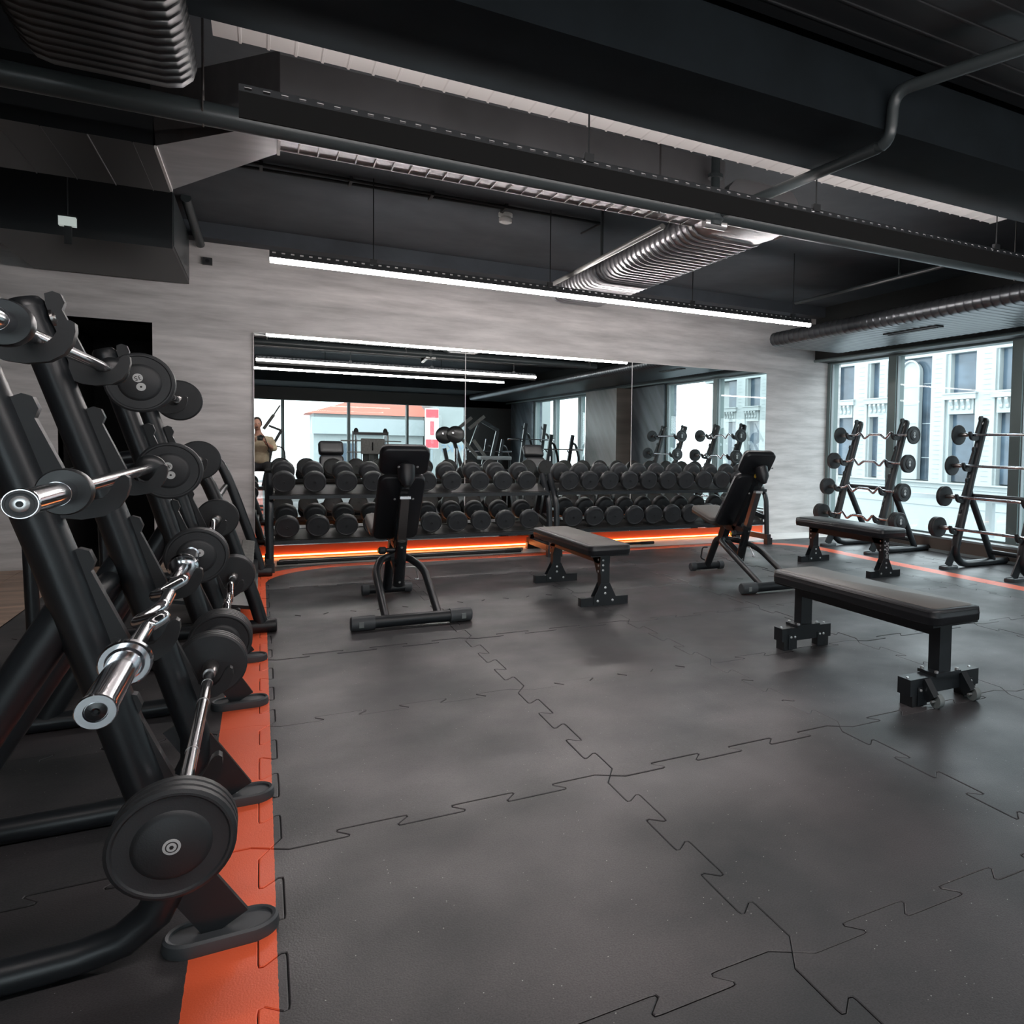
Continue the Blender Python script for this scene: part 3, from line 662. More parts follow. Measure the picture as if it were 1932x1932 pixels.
# ------------------------------------------------------------------ dumbbell racks and dumbbells
def make_dumbbell_rack(label, x0, x1):
    e = empty('dumbbell_rack', ((x0+x1)/2, 7.3, 0)); tag(e, label, 'dumbbell rack', 'two tier dumbbell racks'); h = (x1-x0)/2
    for s in (-1, 1):
        x = s*(h-.03)
        f = MB(); f.path(fillet([(x, .05, .80), (x, -.02, .70), (x, -.17, .55), (x, -.20, .06)], .12, 5), .026, 8, ry=.03, side=(1, 0, 0)); f.obj('end_frame', 'black_metal', e, ang=50)
        MB().bar((x, .05, .78), (x, .42, .05), .05, .045, side=(1, 0, 0)).obj('rear_leg', 'black_metal', e)
        MB().bar((x, -.24, .085), (x, .46, .085), .06, .055, side=(1, 0, 0)).obj('base_rail', 'black_metal', e)
        MB().box(x-.035, x+.035, -.26, -.19, 0, .075).obj('rubber_foot', 'rubber_dark', e); MB().box(x-.035, x+.035, .40, .47, 0, .075).obj('rubber_foot', 'rubber_dark', e)
        MB().bar((x, -.19, .30), (x, .30, .38), .05, .03, side=(1, 0, 0)).obj('end_strut', 'black_metal', e)
        for zz in (.66, .60, .28): MB().lathe([(0, .012), (.006, .012), (.008, .006)], (x-s*.03, -.12, zz), (-s, 0, 0), 10).obj('bolt', 'bolt', e)
    for nm, z in (('upper', .615), ('lower', .235)):
        for yy, dz in ((-.16, 0), (.09, .075)):
            t = MB(); t.box(-h+.03, h-.03, yy-.02, yy+.02, z+dz-.012, z+dz+.018); t.obj('shelf_rail', 'black_metal', e, smooth=False)
        tr = MB(); mx = Matrix.Translation((0, -.035, z+.055)) @ Matrix.Rotation(math.radians(16.5), 4, 'X')
        tr.box(-h+.05, h-.05, -.12, .12, -.004, .004, mx=mx); tr.obj('shelf_tray', 'shelf', e, smooth=False)
    return e
make_dumbbell_rack('black two tier dumbbell rack, left of the two, before the mirror', .03, 2.50)
make_dumbbell_rack('black two tier dumbbell rack, right of the two, before the mirror', 2.515, 5.11)
def make_dumbbell(r, label, group):
    e = empty('dumbbell', (0, 0, 0)); tag(e, label, 'dumbbell', group); hw = .085
    prof = [(0, .02), (0, r*.72), (.006, r*.86), (.02, r*.97), (.03, r), (.075, r), (.085, r*.97), (.0875, r*.90), (.0875, r*.86), (.0855, r*.84), (.0855, .012)]
    for s in (-1, 1):
        hd = MB().lathe(prof, (0, s*hw, 0), (0, s, 0), 32).obj('head', 'rubber', e, ang=25)
        MB().lathe([(0, .012), (.002, .012), (.002, .006), (.001, .005)], (0, s*(hw+.0855), 0), (0, s, 0), 12).obj('end_bolt', 'rubber_dark', hd)
    MB().lathe([(-.09, .015), (-.05, .015), (0, .018), (.05, .015), (.09, .015)], (0, 0, 0), (0, 1, 0), 14).obj('handle', 'steel', e)
    return e
ords = ['first', 'second', 'third', 'fourth', 'fifth', 'sixth', 'seventh', 'eighth', 'ninth', 'tenth', 'eleventh']
rows = [('upper shelf of the left rack', [.166, .395, .637, .855, 1.08, 1.304, 1.528, 1.78, 2.005, 2.238], .768, 1, .088),
        ('upper shelf of the right rack', [2.672, 2.885, 3.107, 3.335, 3.555, 3.78, 4.0, 4.232, 4.462, 4.683, 4.885], .764, 1, .094),
        ('lower shelf of the left rack', [.187, .416, .641, .87, 1.105, 1.351, 1.581, 1.80, 2.035, 2.267], .392, 0, .092),
        ('lower shelf of the right rack', [2.715, 2.945, 3.17, 3.40, 3.62, 3.845, 4.07, 4.299, 4.53, 4.755], .400, 0, .099)]
protos = {}
kd = {}
for where, xs, z, up, r in rows:
    for i, x in enumerate(xs):
        lb = 'black rubber dumbbell, %s from the left on the %s' % (ords[i], where)
        if r not in protos:
            d = make_dumbbell(r, lb, 'dumbbells on the mirror racks'); protos[r] = d
            for c in bpy.data.objects:
                if c.parent: kd.setdefault(c.parent.name, [])
                if c.parent and c not in kd[c.parent.name]: kd[c.parent.name].append(c)
        else:
            d = copy_tree(protos[r], None, kd); d['label'] = lb
        d.location = (x, 7.262, z+.022+random.uniform(-.001, .001)); d.rotation_euler = (math.radians(16.5), random.uniform(0, 3), random.uniform(-.02, .02))
        d.rotation_euler = (math.radians(16.5), 0, random.uniform(-.03, .03))

# small hex dumbbell rack at the far left
hr = empty('hex_dumbbell_rack', (-.3, 5.9, 0)); tag(hr, 'low black tube rack with curved uprights at the end of the orange strip', 'dumbbell rack')
for sy in (-1.0, 1.0):
    MB().path(fillet([(-.75, sy, .80), (-.30, sy, 1.02), (.0, sy, .98), (.10, sy, .72), (.265, sy, .19), (.30, sy, .05)], .16, 5), .034, 14).obj('upright', 'black_metal', hr, ang=50)
    MB().cyl((-.75, sy, .04), (.34, sy, .04), .038, 16).obj('floor_tube', 'black_metal', hr)
    MB().lathe([(0, .041), (.03, .041), (.036, .036)], (.34, sy, .04), (1, 0, 0), 16).obj('end_cap', 'rubber_dark', hr)
    MB().cyl((-.7, sy, .04), (-.72, sy, .82), .03, 12).obj('rear_post', 'black_metal', hr)
    MB().bar((.18, sy-.03, .06), (.18, sy+.03, .06), .06, .08).obj('joint', 'black_metal', hr)
MB().cyl((.06, -1.0, .73), (.06, 1.0, .73), .02, 10).obj('crossbar', 'black_metal', hr)
MB().cyl((-.6, -1.0, .83), (-.6, 1.0, .83), .02, 10).obj('crossbar', 'black_metal', hr)
mx = Matrix.Translation((.08, 0, .17)) @ Matrix.Rotation(math.radians(10), 4, 'Y')
MB().box(-.22, .20, -.96, .96, -.01, .01, mx=mx).obj('low_shelf', 'black_metal', hr)
for k in range(7):
    r = .075-.004*k; y = 6.78-k*.155
    e = empty('hex_dumbbell', (-.21, y, .258)); tag(e, 'small grey hex dumbbell with chrome handle, %s from the mirror on the low left rack' % ords[k], 'dumbbell', 'hex dumbbells on the low left rack')
    e.rotation_euler = (0, math.radians(10), 0)
    for s in (-1, 1):
        hexp = [(r*math.cos(PI/3*q+PI/6), r*math.sin(PI/3*q+PI/6)) for q in range(6)]
        b = MB(); b.rings([[Vector((s*t, a*g, c*g)) for a, c in hexp] for t, g in ((.07, .9), (.076, 1), (.15, 1), (.158, .88))]); b.obj('hex_head', 'hex', e, smooth=False)
    MB().cyl((-.08, 0, 0), (.08, 0, 0), .014, 12).obj('handle', 'chrome', e)
for k, (y0, y1) in enumerate(((7.60, 7.66), (7.50, 7.58))):
    pass
for k, (a, b_) in enumerate((((.14, 7.62), (2.35, 7.58)), ((.12, 7.50), (2.3, 7.49)), ((2.75, 7.56), (3.86, 7.60)))):
    e = empty('floor_bar', ((a[0]+b_[0])/2, (a[1]+b_[1])/2, .016)); tag(e, ('long steel bar lying on the floor nearest the mirror under the left rack', 'long dark bar lying on the floor nearest the orange line under the left rack', 'short dark bar ends on the floor under the right rack')[k], 'bar', 'bars on the floor by the mirror')
    L_ = (b_[0]-a[0])/2
    MB().cyl((-L_, 0, 0), (L_, 0, 0), .014, 12).obj('bar', ('steel', 'black_metal', 'black_metal')[k], e)
    for s in (-1, 1): MB().lathe([(-.16, .014), (-.16, .0165), (0, .0165), (.004, .012)], (s*L_, 0, 0), (s, 0, 0), 14).obj('bar_sleeve', 'steel' if k == 0 else 'black_flat', e)

# ------------------------------------------------------------------ flat benches
def flat_bench(kind, x, y, L_, label, text=None, H=.43, top='vinyl_top'):
    e = empty('flat_bench', (x, y, 0)); tag(e, label, 'bench', 'flat benches')
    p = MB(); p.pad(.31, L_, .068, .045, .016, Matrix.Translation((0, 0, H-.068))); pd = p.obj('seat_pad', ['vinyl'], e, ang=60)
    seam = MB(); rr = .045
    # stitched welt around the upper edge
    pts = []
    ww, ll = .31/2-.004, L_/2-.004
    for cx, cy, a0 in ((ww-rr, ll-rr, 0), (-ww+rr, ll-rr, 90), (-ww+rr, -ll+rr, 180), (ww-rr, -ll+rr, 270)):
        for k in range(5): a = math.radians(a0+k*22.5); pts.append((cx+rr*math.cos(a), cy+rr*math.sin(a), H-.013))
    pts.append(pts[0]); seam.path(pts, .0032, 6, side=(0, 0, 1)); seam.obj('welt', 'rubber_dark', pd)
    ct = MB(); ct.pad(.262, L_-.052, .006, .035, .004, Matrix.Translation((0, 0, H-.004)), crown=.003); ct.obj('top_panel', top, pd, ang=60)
    MB().box(-.14, .14, -L_/2+.02, L_/2-.02, H-.078, H-.066).obj('pad_board', 'black_flat', e)
    y1 = L_/2-(.105 if kind == 'caster' else .13)
    MB().box(-.038, .038, -y1-.02, y1+.02, H-.14, H-.076).obj('spine', 'black_metal', e, smooth=False)
    for s in (-1, 1):
        yy = s*y1
        if kind == 'caster':
            MB().box(-.037, .037, yy-.032, yy+.032, .135, H-.076).obj('post', 'black_metal', e, smooth=False)
            MB().box(-.078, .078, yy-.055, yy+.055, .122, .136).obj('base_plate', 'black_metal', e, smooth=False)
            for a in (-1, 1):
                for b in (-1, 1): MB().lathe([(0, .009), (.008, .009), (.01, .005)], (a*.064, yy+b*.042, .136), (0, 0, 1), 8).obj('bolt', 'bolt', e)
            hw = .215 if s < 0 else .17
            MB().box(-hw, hw, yy-.038, yy+.038, .05, .122).obj('foot_beam', 'black_metal', e, smooth=False)
            for a in (-1, 1):
                MB().box(a*(hw-.045)-.03, a*(hw-.045)+.03, yy-.036, yy+.036, 0, .052).obj('rubber_foot', 'rubber_dark', e)
                MB().box(a*(hw-.07)-.028, a*(hw-.07)+.028, yy-.043, yy-.038, .005, .085).obj('foot_bracket', 'black_metal', e)
                for q in (-.013, .013): MB().lathe([(0, .007), (.004, .007), (.006, .003)], (a*(hw-.07)+q, yy-.043, .072), (0, -1, 0), 8).obj('bolt', 'bolt', e)
                MB().lathe([(0, .007), (.004, .006)], (a*(hw-.02), yy, .122), (0, 0, 1), 8).obj('bolt', 'bolt', e)
                if s < 0:
                    wxx = .035 if a > 0 else -.10
                    wxx = (-.125 if a < 0 else .105)
                    MB().bar((wxx, yy-.03, .105), (wxx, yy-.085, .04), .05, .035, side=(1, 0, 0)).obj('wheel_fork', 'black_metal', e)
                    wl = MB().cyl((wxx-.014+.02, yy-.088, .033), (wxx+.014+.02, yy-.088, .033), .031, 22).obj('caster_wheel', 'wheel', e)
                    MB().cyl((wxx-.016, yy-.088, .033), (wxx+.04, yy-.088, .033), .006, 8).obj('axle_bolt', 'bolt', wl)
        else:
            MB().box(-.032, .032, yy-.03, yy+.03, .12, H-.09).obj('post', 'black_metal', e, smooth=False)
            MB().box(-.175, .175, yy-.028, yy+.028, .0, .058).obj('foot_beam', 'black_metal', e, smooth=False)
            tr = [(-.085, .015), (.085, .015), (.085, .05), (.034, .155), (-.034, .155), (-.085, .05)]
            for q in (-1, 1):
                g = MB(); g.prism(tr, lambda a, b, t: (a, yy+t, b), q*.030-.003, q*.030+.003); g.obj('gusset_plate', 'black_metal', e, smooth=False)
            for bx, bz in ((-.055, .035), (.055, .035), (0, .085), (0, .125)):
                MB().lathe([(0, .0085), (.004, .0085), (.006, .004)], (bx, yy-.033, bz), (0, -1, 0), 10).obj('bolt', 'bolt', e)
            tp = [(-.033, H-.22), (.033, H-.22), (.033, H-.08), (-.033, H-.08)]
            ug = MB(); ug.prism([(yy-.034, H-.22), (yy+.034, H-.22), (yy-s*.12+(.0), H-.085), (yy+s*.034, H-.078), (yy-s*.12, H-.078)][:0] or [(yy+s*.033, H-.21), (yy+s*.033, H-.078), (yy-s*.13, H-.078), (yy-s*.033, H-.21)][::(1 if s > 0 else -1)], lambda a, b, t: (t, a, b), -.038, -.033)
            ug.obj('upper_gusset', 'black_metal', e, smooth=False)
            for bz in (H-.115, H-.155, H-.195): MB().lathe([(0, .008), (.004, .008), (.006, .004)], (-.039, yy, bz), (-1, 0, 0), 10).obj('bolt', 'bolt', e)
            if s < 0:
                for bz in (H-.115, H-.150, H-.185): MB().lathe([(0, .0075), (.004, .0075), (.006, .004)], (-.018, yy-.030, bz), (0, -1, 0), 10).obj('bolt', 'bolt', e)
            if text and s < 0:
                b = MB(); T = Matrix.Translation((.012, yy-.0308, .235)) @ Matrix(((0, -1, 0, 0), (0, 0, -1, 0), (1, 0, 0, 0), (0, 0, 0, 1)))
                text_into(b, text, .043, T, 0, .0004); b.obj('lettering', 'white_print', e, smooth=False)
    return e
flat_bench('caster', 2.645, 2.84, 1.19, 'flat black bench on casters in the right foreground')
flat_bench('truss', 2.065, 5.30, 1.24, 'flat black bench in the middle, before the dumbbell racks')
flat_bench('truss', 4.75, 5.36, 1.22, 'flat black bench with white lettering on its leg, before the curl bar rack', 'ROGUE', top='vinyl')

# ------------------------------------------------------------------ adjustable benches
def adjustable_bench(x, label, rz=0.0):
    e = empty('adjustable_bench', (x, 4.74, 0), rz); tag(e, label, 'bench', 'adjustable incline benches')
    def P(v, z, xx=0): return Vector((xx, v-4.74, z))
    fb = MB().cyl((-.33, -.03, .045), (.33, -.03, .045), .036, 18).obj('front_base', 'black_metal', e)
    for s in (-1, 1):
        cpp = MB().lathe([(0, .043), (.10, .043), (.125, .042), (.13, .036)], (s*.215, -.03, .045), (s, 0, 0), 20).obj('rubber_end', 'grey_rubber', e)
        MB().box(s*.29-.013, s*.29+.013, -.077, -.070, .028, .06).obj('label_patch', 'wheel', cpp)
    yf = MB(); yf.path(fillet([P(4.72, .055, -.15), P(5.20, .265, -.15), P(5.42, .31, -.09), P(5.50, .32, 0), P(5.42, .31, .09), P(5.20, .265, .15), P(4.72, .055, .15)], .09, 5), .024, 14, side=(0, 0, 1)); yf.obj('y_frame', 'black_metal', e, ang=60)
    MB().path(fillet([P(5.45, .31), P(5.62, .31), P(5.78, .05)], .06), .032, 14, side=(1, 0, 0)).obj('rear_leg', 'black_metal', e, ang=60)
    MB().cyl(P(5.79, .04, -.13), P(5.79, .04, .13), .032, 16).obj('rear_base', 'black_metal', e)
    for s in (-1, 1): MB().lathe([(0, .037), (.045, .037), (.05, .032)], P(5.79, .04, s*.12), (s, 0, 0), 16).obj('rubber_end', 'grey_rubber', e)
    MB().path(fillet([P(5.70, .22, -.05), P(5.72, .22, -.09), P(5.75, .12, -.09), P(5.74, .10, -.05)], .02), .006, 8).obj('pull_handle', 'black_flat', e)
    MB().bar(P(5.55, .30), P(5.48, .43), .07, .06, side=(1, 0, 0)).obj('seat_stem', 'black_metal', e)
    MB().bar(P(5.30, .42), P(5.80, .46), .05, .05, side=(1, 0, 0)).obj('seat_rail', 'black_metal', e)
    def padmx(v0, z0, v1, z1, flip=0):     # pad's long axis from (v0,z0) to (v1,z1); thickness normal towards the wall side
        a = P(v0, z0); b = P(v1, z1); d = (b-a).normalized(); X_ = Vector((1, 0, 0)); n_ = X_.cross(d)
        c = (a+b)/2; m = Matrix((( X_.x, d.x, n_.x, c.x), (X_.y, d.y, n_.y, c.y), (X_.z, d.z, n_.z, c.z), (0, 0, 0, 1))); return m, (b-a).length
    m, l = padmx(5.50, .445, 5.87, .53); MB().pad(.29, l, .06, .05, .02, m).obj('seat_pad', 'vinyl_top', e, ang=60)
    m, l = padmx(5.42, .44, 5.085, .875); m = m @ Matrix.Translation((0, 0, -.0)); MB().pad(.285, l, .065, .05, .022, m @ Matrix.Rotation(PI, 4, 'Y') @ Matrix.Translation((0, 0, 0))).obj('back_pad', 'vinyl', e, ang=60)
    m, l = padmx(5.075, .89, 4.955, 1.055); MB().pad(.295, l, .075, .045, .03, m @ Matrix.Rotation(PI, 4, 'Y')).obj('head_pad', 'vinyl', e, ang=60)
    MB().lathe([(0, .03), (.02, .055), (.10, .05), (.15, .02)], P(4.99, .965), (0, -.4, -.9), 20).obj('pad_hub', 'vinyl', e)
    MB().bar(P(5.04, .90), P(5.01, .80), .055, .04, side=(1, 0, 0)).bar(P(5.03, .83), P(5.34, .42), .045, .05, side=(1, 0, 0)).obj('back_spine', 'black_metal', e)
    MB().lathe([(0, .026), (.02, .026), (.03, .02)], P(5.035, .87), (0, -.5, .8), 14).obj('lock_ring', 'yellow', e)
    MB().bar(P(5.02, .755), P(5.17, .43), .042, .05, side=(1, 0, 0)).obj('adjusting_post', 'steel', e)
    MB().box(-.032, .032, -.026, .012, -.008, .008, mx=Matrix.Translation(P(5.02, .752))).obj('post_bracket', 'bolt', e)
    MB().path([P(5.155, .46), P(5.262, .155)], .034, 16, ry=.036, side=(1, 0, 0)).obj('post_sleeve', 'black_gloss', e, ang=50)
    MB().lathe([(0, .038), (.03, .038)], P(5.152, .468), (0, .107, -.305), 16).obj('sleeve_collar', 'rubber_dark', e)
    for zz in (.42, .18): MB().lathe([(0, .008), (.004, .006)], P(5.155+(.46-zz)*.35-.036, zz), (0, -1, -.3), 8).obj('bolt', 'bolt', e)
    kb = MB().cyl(P(5.19, .40, -.03), P(5.19, .40, -.085), .014, 10).obj('knob_stem', 'black_metal', e)
    MB().lathe([(0, .014), (.01, .024), (.04, .024), (.05, .015)], P(5.19, .40, -.085), (-1, 0, 0), 14).obj('knob', 'black_flat', kb)
    MB().lathe([(0, .013), (.004, .013)], P(5.19, .40, -.135), (-1, 0, 0), 12).obj('knob_cap', 'yellow', kb)
    MB().bar(P(5.18, .42, 0), P(5.35, .44, 0), .04, .04, side=(1, 0, 0)).bar(P(5.25, .2, 0), P(5.47, .30, 0), .04, .045, side=(1, 0, 0)).obj('link_arm', 'black_metal', e)
    MB().path(fillet([P(5.28, .27, .05), P(5.27, .27, .11), P(5.22, .19, .12), P(5.2, .2, .09)], .02), .005, 8).obj('pull_handle', 'bolt', e)
    for s in (-1, 1):
        for q in (.74, .95): MB().lathe([(0, .008), (.005, .006)], P(5.05+(.8-q)*.75-.035, q, s*.055), (0, -.8, -.55), 8).obj('bolt', 'bolt', e)
    return e
adjustable_bench(.79, 'inclined black adjustable bench seen from behind, left of the middle')
adjustable_bench(3.49, 'inclined black adjustable bench before the right dumbbell rack')

# ------------------------------------------------------------------ things behind the camera, seen in the mirror
cm = empty('cable_machine', (2.12, -2.2, 0)); tag(cm, 'machine with chrome uprights and a grey back panel, seen in the mirror', 'gym machine', 'machines seen in the mirror')
for s in (-1, 1):
    MB().cyl((s*.30, 0, .05), (s*.30, 0, 1.30), .026, 12).obj('guide_rod', 'chrome', cm); MB().cyl((s*.36, -.05, .0), (s*.36, -.05, 1.30), .016, 10).obj('guide_rod', 'steel', cm)
    MB().lathe([(0, .05), (.05, .045), (.09, .02)], (s*.30, 0, 1.28), (0, 0, 1), 12).obj('pulley_cap', 'black_flat', cm)
    MB().cyl((s*.16, .1, 1.09), (s*.62, .1, 1.085), .014, 10).obj('handle', 'pale_pipe', cm); MB().cyl((s*.16, .1, .84), (s*.5, .1, .84), .012, 10).obj('handle', 'pale_pipe', cm)
    MB().box(s*.34-.04, s*.34+.04, -.5, .7, 0, .06).obj('base_rail', 'black_metal', cm)
MB().box(-.36, .36, -.03, .03, 1.22, 1.28).obj('top_beam', 'black_metal', cm)
b = MB(); b.pad(.48, .34, .06, .02, .015, Matrix.Translation((.02, .14, .97)) @ Matrix.Rotation(-PI/2, 4, 'X')); b.obj('back_panel', 'hex', cm)
MB().box(0, .025, .20, .215, .88, 1.06).obj('panel_slot', 'void', cm)
MB().box(-.05, .05, .0, .1, .0, .8).obj('centre_column', 'black_metal', cm); MB().box(-.16, .16, -.12, -.02, .1, .8).obj('weight_stack', 'black_gloss', cm)
MB().pad(.4, .42, .09, .05, .02, Matrix.Translation((0, .42, .42))).obj('seat_pad', 'vinyl', cm); MB().box(-.04, .04, .35, .45, 0, .42).obj('seat_post', 'black_metal', cm)

lp = empty('plate_loaded_machine', (4.2, -2.2, 0)); tag(lp, 'plate loaded black machine with pale arms and round discs, seen in the mirror', 'gym machine', 'machines seen in the mirror')
for k, (x, z) in enumerate(((-.52, 1.25), (-.30, 1.27))):
    MB().lathe([(0, .05), (0, .19), (.01, .2), (.035, .2), (.04, .19), (.04, .05)], (x, .15+.12*k, z), (-.35, 1, .1), 32).obj('weight_plate', 'black_gloss', lp)
    MB().cyl((x, -.1, z), (x-.1, .45, z+.04), .022, 10).obj('weight_horn', 'chrome', lp)
for k, (p, q) in enumerate((((-.2, .1, 1.42), (.12, .0, 1.68)), ((.05, .1, 1.42), (.42, .0, 1.72)), ((-.1, .1, 1.15), (.30, .0, .72)), ((.15, .1, 1.15), (.56, .0, .62)))):
    MB().bar(p, q, .07, .06).obj('pale_arm', 'hex', lp)
for p, q in (((.35, 0, 1.62), (.78, -.1, 1.40)), ((.78, -.1, 1.42), (.45, 0, .05)), ((.35, -.1, 1.6), (.10, -.1, .9)), ((-.5, 0, .95), (-.3, 0, .05)), ((-.3, 0, 1.2), (-.1, .1, .4))):
    MB().bar(p, q, .08, .08).obj('strut', 'black_metal', lp)
MB().box(-.6, .8, -.5, .5, 0, .08).obj('base_frame', 'black_metal', lp); MB().pad(.4, .5, .09, .05, .02, Matrix.Translation((.1, .1, .5))).obj('seat_pad', 'vinyl', lp)
MB().box(.05, .15, .05, .15, .08, .5).obj('seat_post', 'black_metal', lp)
for k in range(2): MB().cyl((-.25+.2*k, .1, .4), (-.25+.2*k, .1, .95), .04, 12).obj('shock_tube', 'chrome', lp)

fm = empty('lever_machine', (.25, -3.0, 0)); tag(fm, 'machine with a long slanted bar, seen in the mirror beside the person', 'gym machine', 'machines seen in the mirror')
MB().cyl((-.15, 0, 1.36), (.12, 0, 1.83), .018, 10).obj('slanted_bar', 'pale_pipe', fm); MB().cyl((-.2, 0, 1.3), (.0, 0, 1.62), .035, 10).obj('bar_sleeve', 'hex', fm)
MB().bar((-.1, 0, 1.38), (.14, 0, 1.28), .05, .05).obj('upper_arm', 'black_metal', fm); MB().bar((.14, 0, 1.28), (-.05, 0, .9), .06, .05).obj('lower_arm', 'black_metal', fm)
MB().path(fillet([(-.1, 0, .95), (.2, 0, .92), (.22, 0, .5), (.0, 0, .4)], .15), .015, 8).obj('loop_bar', 'black_metal', fm)
MB().bar((-.05, 0, .95), (-.2, 0, .05), .09, .08).obj('column', 'black_metal', fm); MB().box(-.5, .4, -.3, .3, 0, .07).obj('base_frame', 'black_metal', fm); MB().pad(.35, .4, .09, .05, .02, Matrix.Translation((.1, .0, .5))).obj('seat_pad', 'vinyl', fm)
MB().box(.06, .14, -.05, .05, .07, .5).obj('seat_post', 'black_metal', fm)

def bench_press(x, y, w_, hb, ht, label):
    e = empty('bench_press', (x, y, 0)); tag(e, label, 'bench', 'barbell benches seen in the mirror')
    for s in (-1, 1):
        MB().bar((s*w_-.13, 0, .03), (s*w_+.06, 0, ht), .075, .06).obj('upright', 'black_metal', e)
        for q in (hb-.03, hb+.28):
            t = (q)/ht*.19-.13
            if q < ht-.06: MB().path([(s*w_+t-.02, .02, q-.03), (s*w_+t-.07, .02, q-.02), (s*w_+t-.085, .02, q+.04)], .014, 8).obj('hook', 'black_flat', e)
        MB().path(fillet([(s*w_, 0, hb+.14), (s*w_+.14, -.05, hb+.14), (s*w_+.30, -.2, hb-.22), (s*w_+.34, -.3, .03)], .12), .03, 10).obj('rear_tube', 'black_metal', e)
    MB().box(-w_-.15, w_+.35, -.03, .03, 0, .06).obj('base_rail', 'black_metal', e)
    MB().pad(.28, 1.1, .07, .05, .02, Matrix.Translation((0, .62, .38))).obj('seat_pad', 'vinyl', e); MB().box(-.04, .04, .25, 1.0, .0, .38).obj('seat_frame', 'black_metal', e)
    bar = empty('barbell', (x-.06, y+.07, hb)); tag(bar, label.replace('black barbell bench', 'chrome barbell on the bench'), 'barbell', 'barbells seen in the mirror')
    MB().cyl((-w_-.28, 0, 0), (w_+.28, 0, 0), .014, 10).obj('bar', 'chrome', bar)
    for s in (-1, 1): MB().cyl((s*(w_+.08), 0, 0), (s*(w_+.33), 0, 0), .026, 12).obj('sleeve', 'chrome', bar)
    return e
bench_press(5.80, -.25, .25, .98, 1.31, 'black barbell bench nearest the brown marble pillar, seen in the mirror')
bench_press(5.72, -1.9, .24, 1.20, 1.58, 'black barbell bench behind the nearest one, seen in the mirror')
bench_press(5.15, -3.4, .20, .88, 1.19, 'black barbell bench furthest away, seen in the mirror')
tb = empty('pale_bench', (4.6, -1.2, 0)); tag(tb, 'low pale grey seat of a machine seen in the mirror behind the dumbbells', 'bench')
MB().pad(.7, .4, .08, .05, .02, Matrix.Translation((0, 0, .72))).obj('seat_pad', 'sillcap', tb); MB().box(-.05, .05, -.05, .05, 0, .72).obj('post', 'black_metal', tb); MB().box(-.3, .3, -.2, .2, 0, .05).obj('base_frame', 'black_metal', tb)

# ------------------------------------------------------------------ the photographer (reflected in the mirror)
pr = empty('person', (-.02, -.36, 0)); tag(pr, 'person in beige shirt and black trousers crouching with a camera, seen in the mirror', 'person')
def skinned(name, m, verts, edges, radii, parent, root=0, sub=2):
    me = bpy.data.meshes.new(name); me.from_pydata(verts, edges, []); me.materials.append(M[m]); o = bpy.data.objects.new(name, me); COL.objects.link(o); o.parent = parent
    md = o.modifiers.new('skin', 'SKIN'); md.use_smooth_shade = True
    ly = me.skin_vertices[0].data if me.skin_vertices else None
    if ly is None:
        bm = __import__('bmesh').new(); bm.from_mesh(me); bm.verts.layers.skin.verify(); bm.to_mesh(me); bm.free(); ly = me.skin_vertices[0].data
    for i, r in enumerate(radii): ly[i].radius = (r, r) if not isinstance(r, tuple) else r
    ly[root].use_root = True
    sd = o.modifiers.new('sub', 'SUBSURF'); sd.levels = sd.render_levels = sub
    return o
# body: pelvis, spine, chest, neck, head; legs bent; arms holding the camera
V = [(0, -.12, .60), (0, -.10, .76), (0, -.06, .94), (0, -.03, 1.08), (-.02, -.005, 1.19), (-.038, .03, 1.33),
     (-.12, -.12, .58), (-.17, .20, .50), (-.17, .05, .10), (-.17, .16, .04),
     (.12, -.12, .58), (.17, .20, .50), (.17, .05, .10), (.17, .16, .04),
     (-.17, -.03, 1.07), (-.24, .02, .88), (-.09, .17, 1.03),
     (.17, -.03, 1.07), (.25, .02, .88), (.09, .17, 1.03)]
Ed = [(0, 1), (1, 2), (2, 3), (3, 4), (4, 5), (0, 6), (6, 7), (7, 8), (8, 9), (0, 10), (10, 11), (11, 12), (12, 13), (3, 14), (14, 15), (15, 16), (3, 17), (17, 18), (18, 19)]
Ra = [(.11, .08), (.09, .07), (.10, .075), (.085, .06), .055, .052, .095, .062, .042, .04, .095, .062, .042, .04, .058, .043, .028, .058, .043, .028]
body = skinned('body', 'skin', V, Ed, Ra, pr)
skinned('shirt', 'shirt', [V[i] for i in (0, 1, 2, 3, 14, 15, 17, 18)]+[(-.18, .08, .94), (.18, .08, .94), (0, -.02, 1.13)], [(0, 1), (1, 2), (2, 3), (3, 4), (4, 5), (5, 8), (3, 6), (6, 7), (7, 9), (3, 10)], [(.18, .14), (.165, .13), (.185, .14), (.165, .12), .085, .066, .085, .066, .056, .056, .085], pr)
skinned('trousers', 'trousers', [V[0], (0, -.11, .72), V[6], V[7], V[8], V[10], V[11], V[12]], [(0, 1), (0, 2), (2, 3), (3, 4), (0, 5), (5, 6), (6, 7)], [(.175, .135), (.17, .13), .11, .08, .06, .11, .08, .06], pr)
for s in (-1, 1): MB().pad(.10, .28, .09, .045, .03, Matrix.Translation((s*.17, .13, 0))).obj('shoe', 'black_flat', pr)
hd = MB()
def ell(mb, c, rx, ry, rz, n=20, m=12, mi=0, f=None):
    rs = []
    for i in range(1, m):
        a = PI*i/m; rs.append([Vector((c[0]+rx*math.sin(a)*math.cos(2*PI*k/n)*(1-.18*max(0, -math.cos(a))**1 if f else 1), c[1]+ry*math.sin(a)*math.sin(2*PI*k/n), c[2]+rz*math.cos(a))) for k in range(n)])
    rs = [list(reversed(r)) for r in rs]; mb.rings(rs, mi)
HC = (-.04, .045, 1.365)
ell(hd, HC, .074, .092, .118, f=1); hdo = hd.obj('head', 'skin', pr, ang=80)
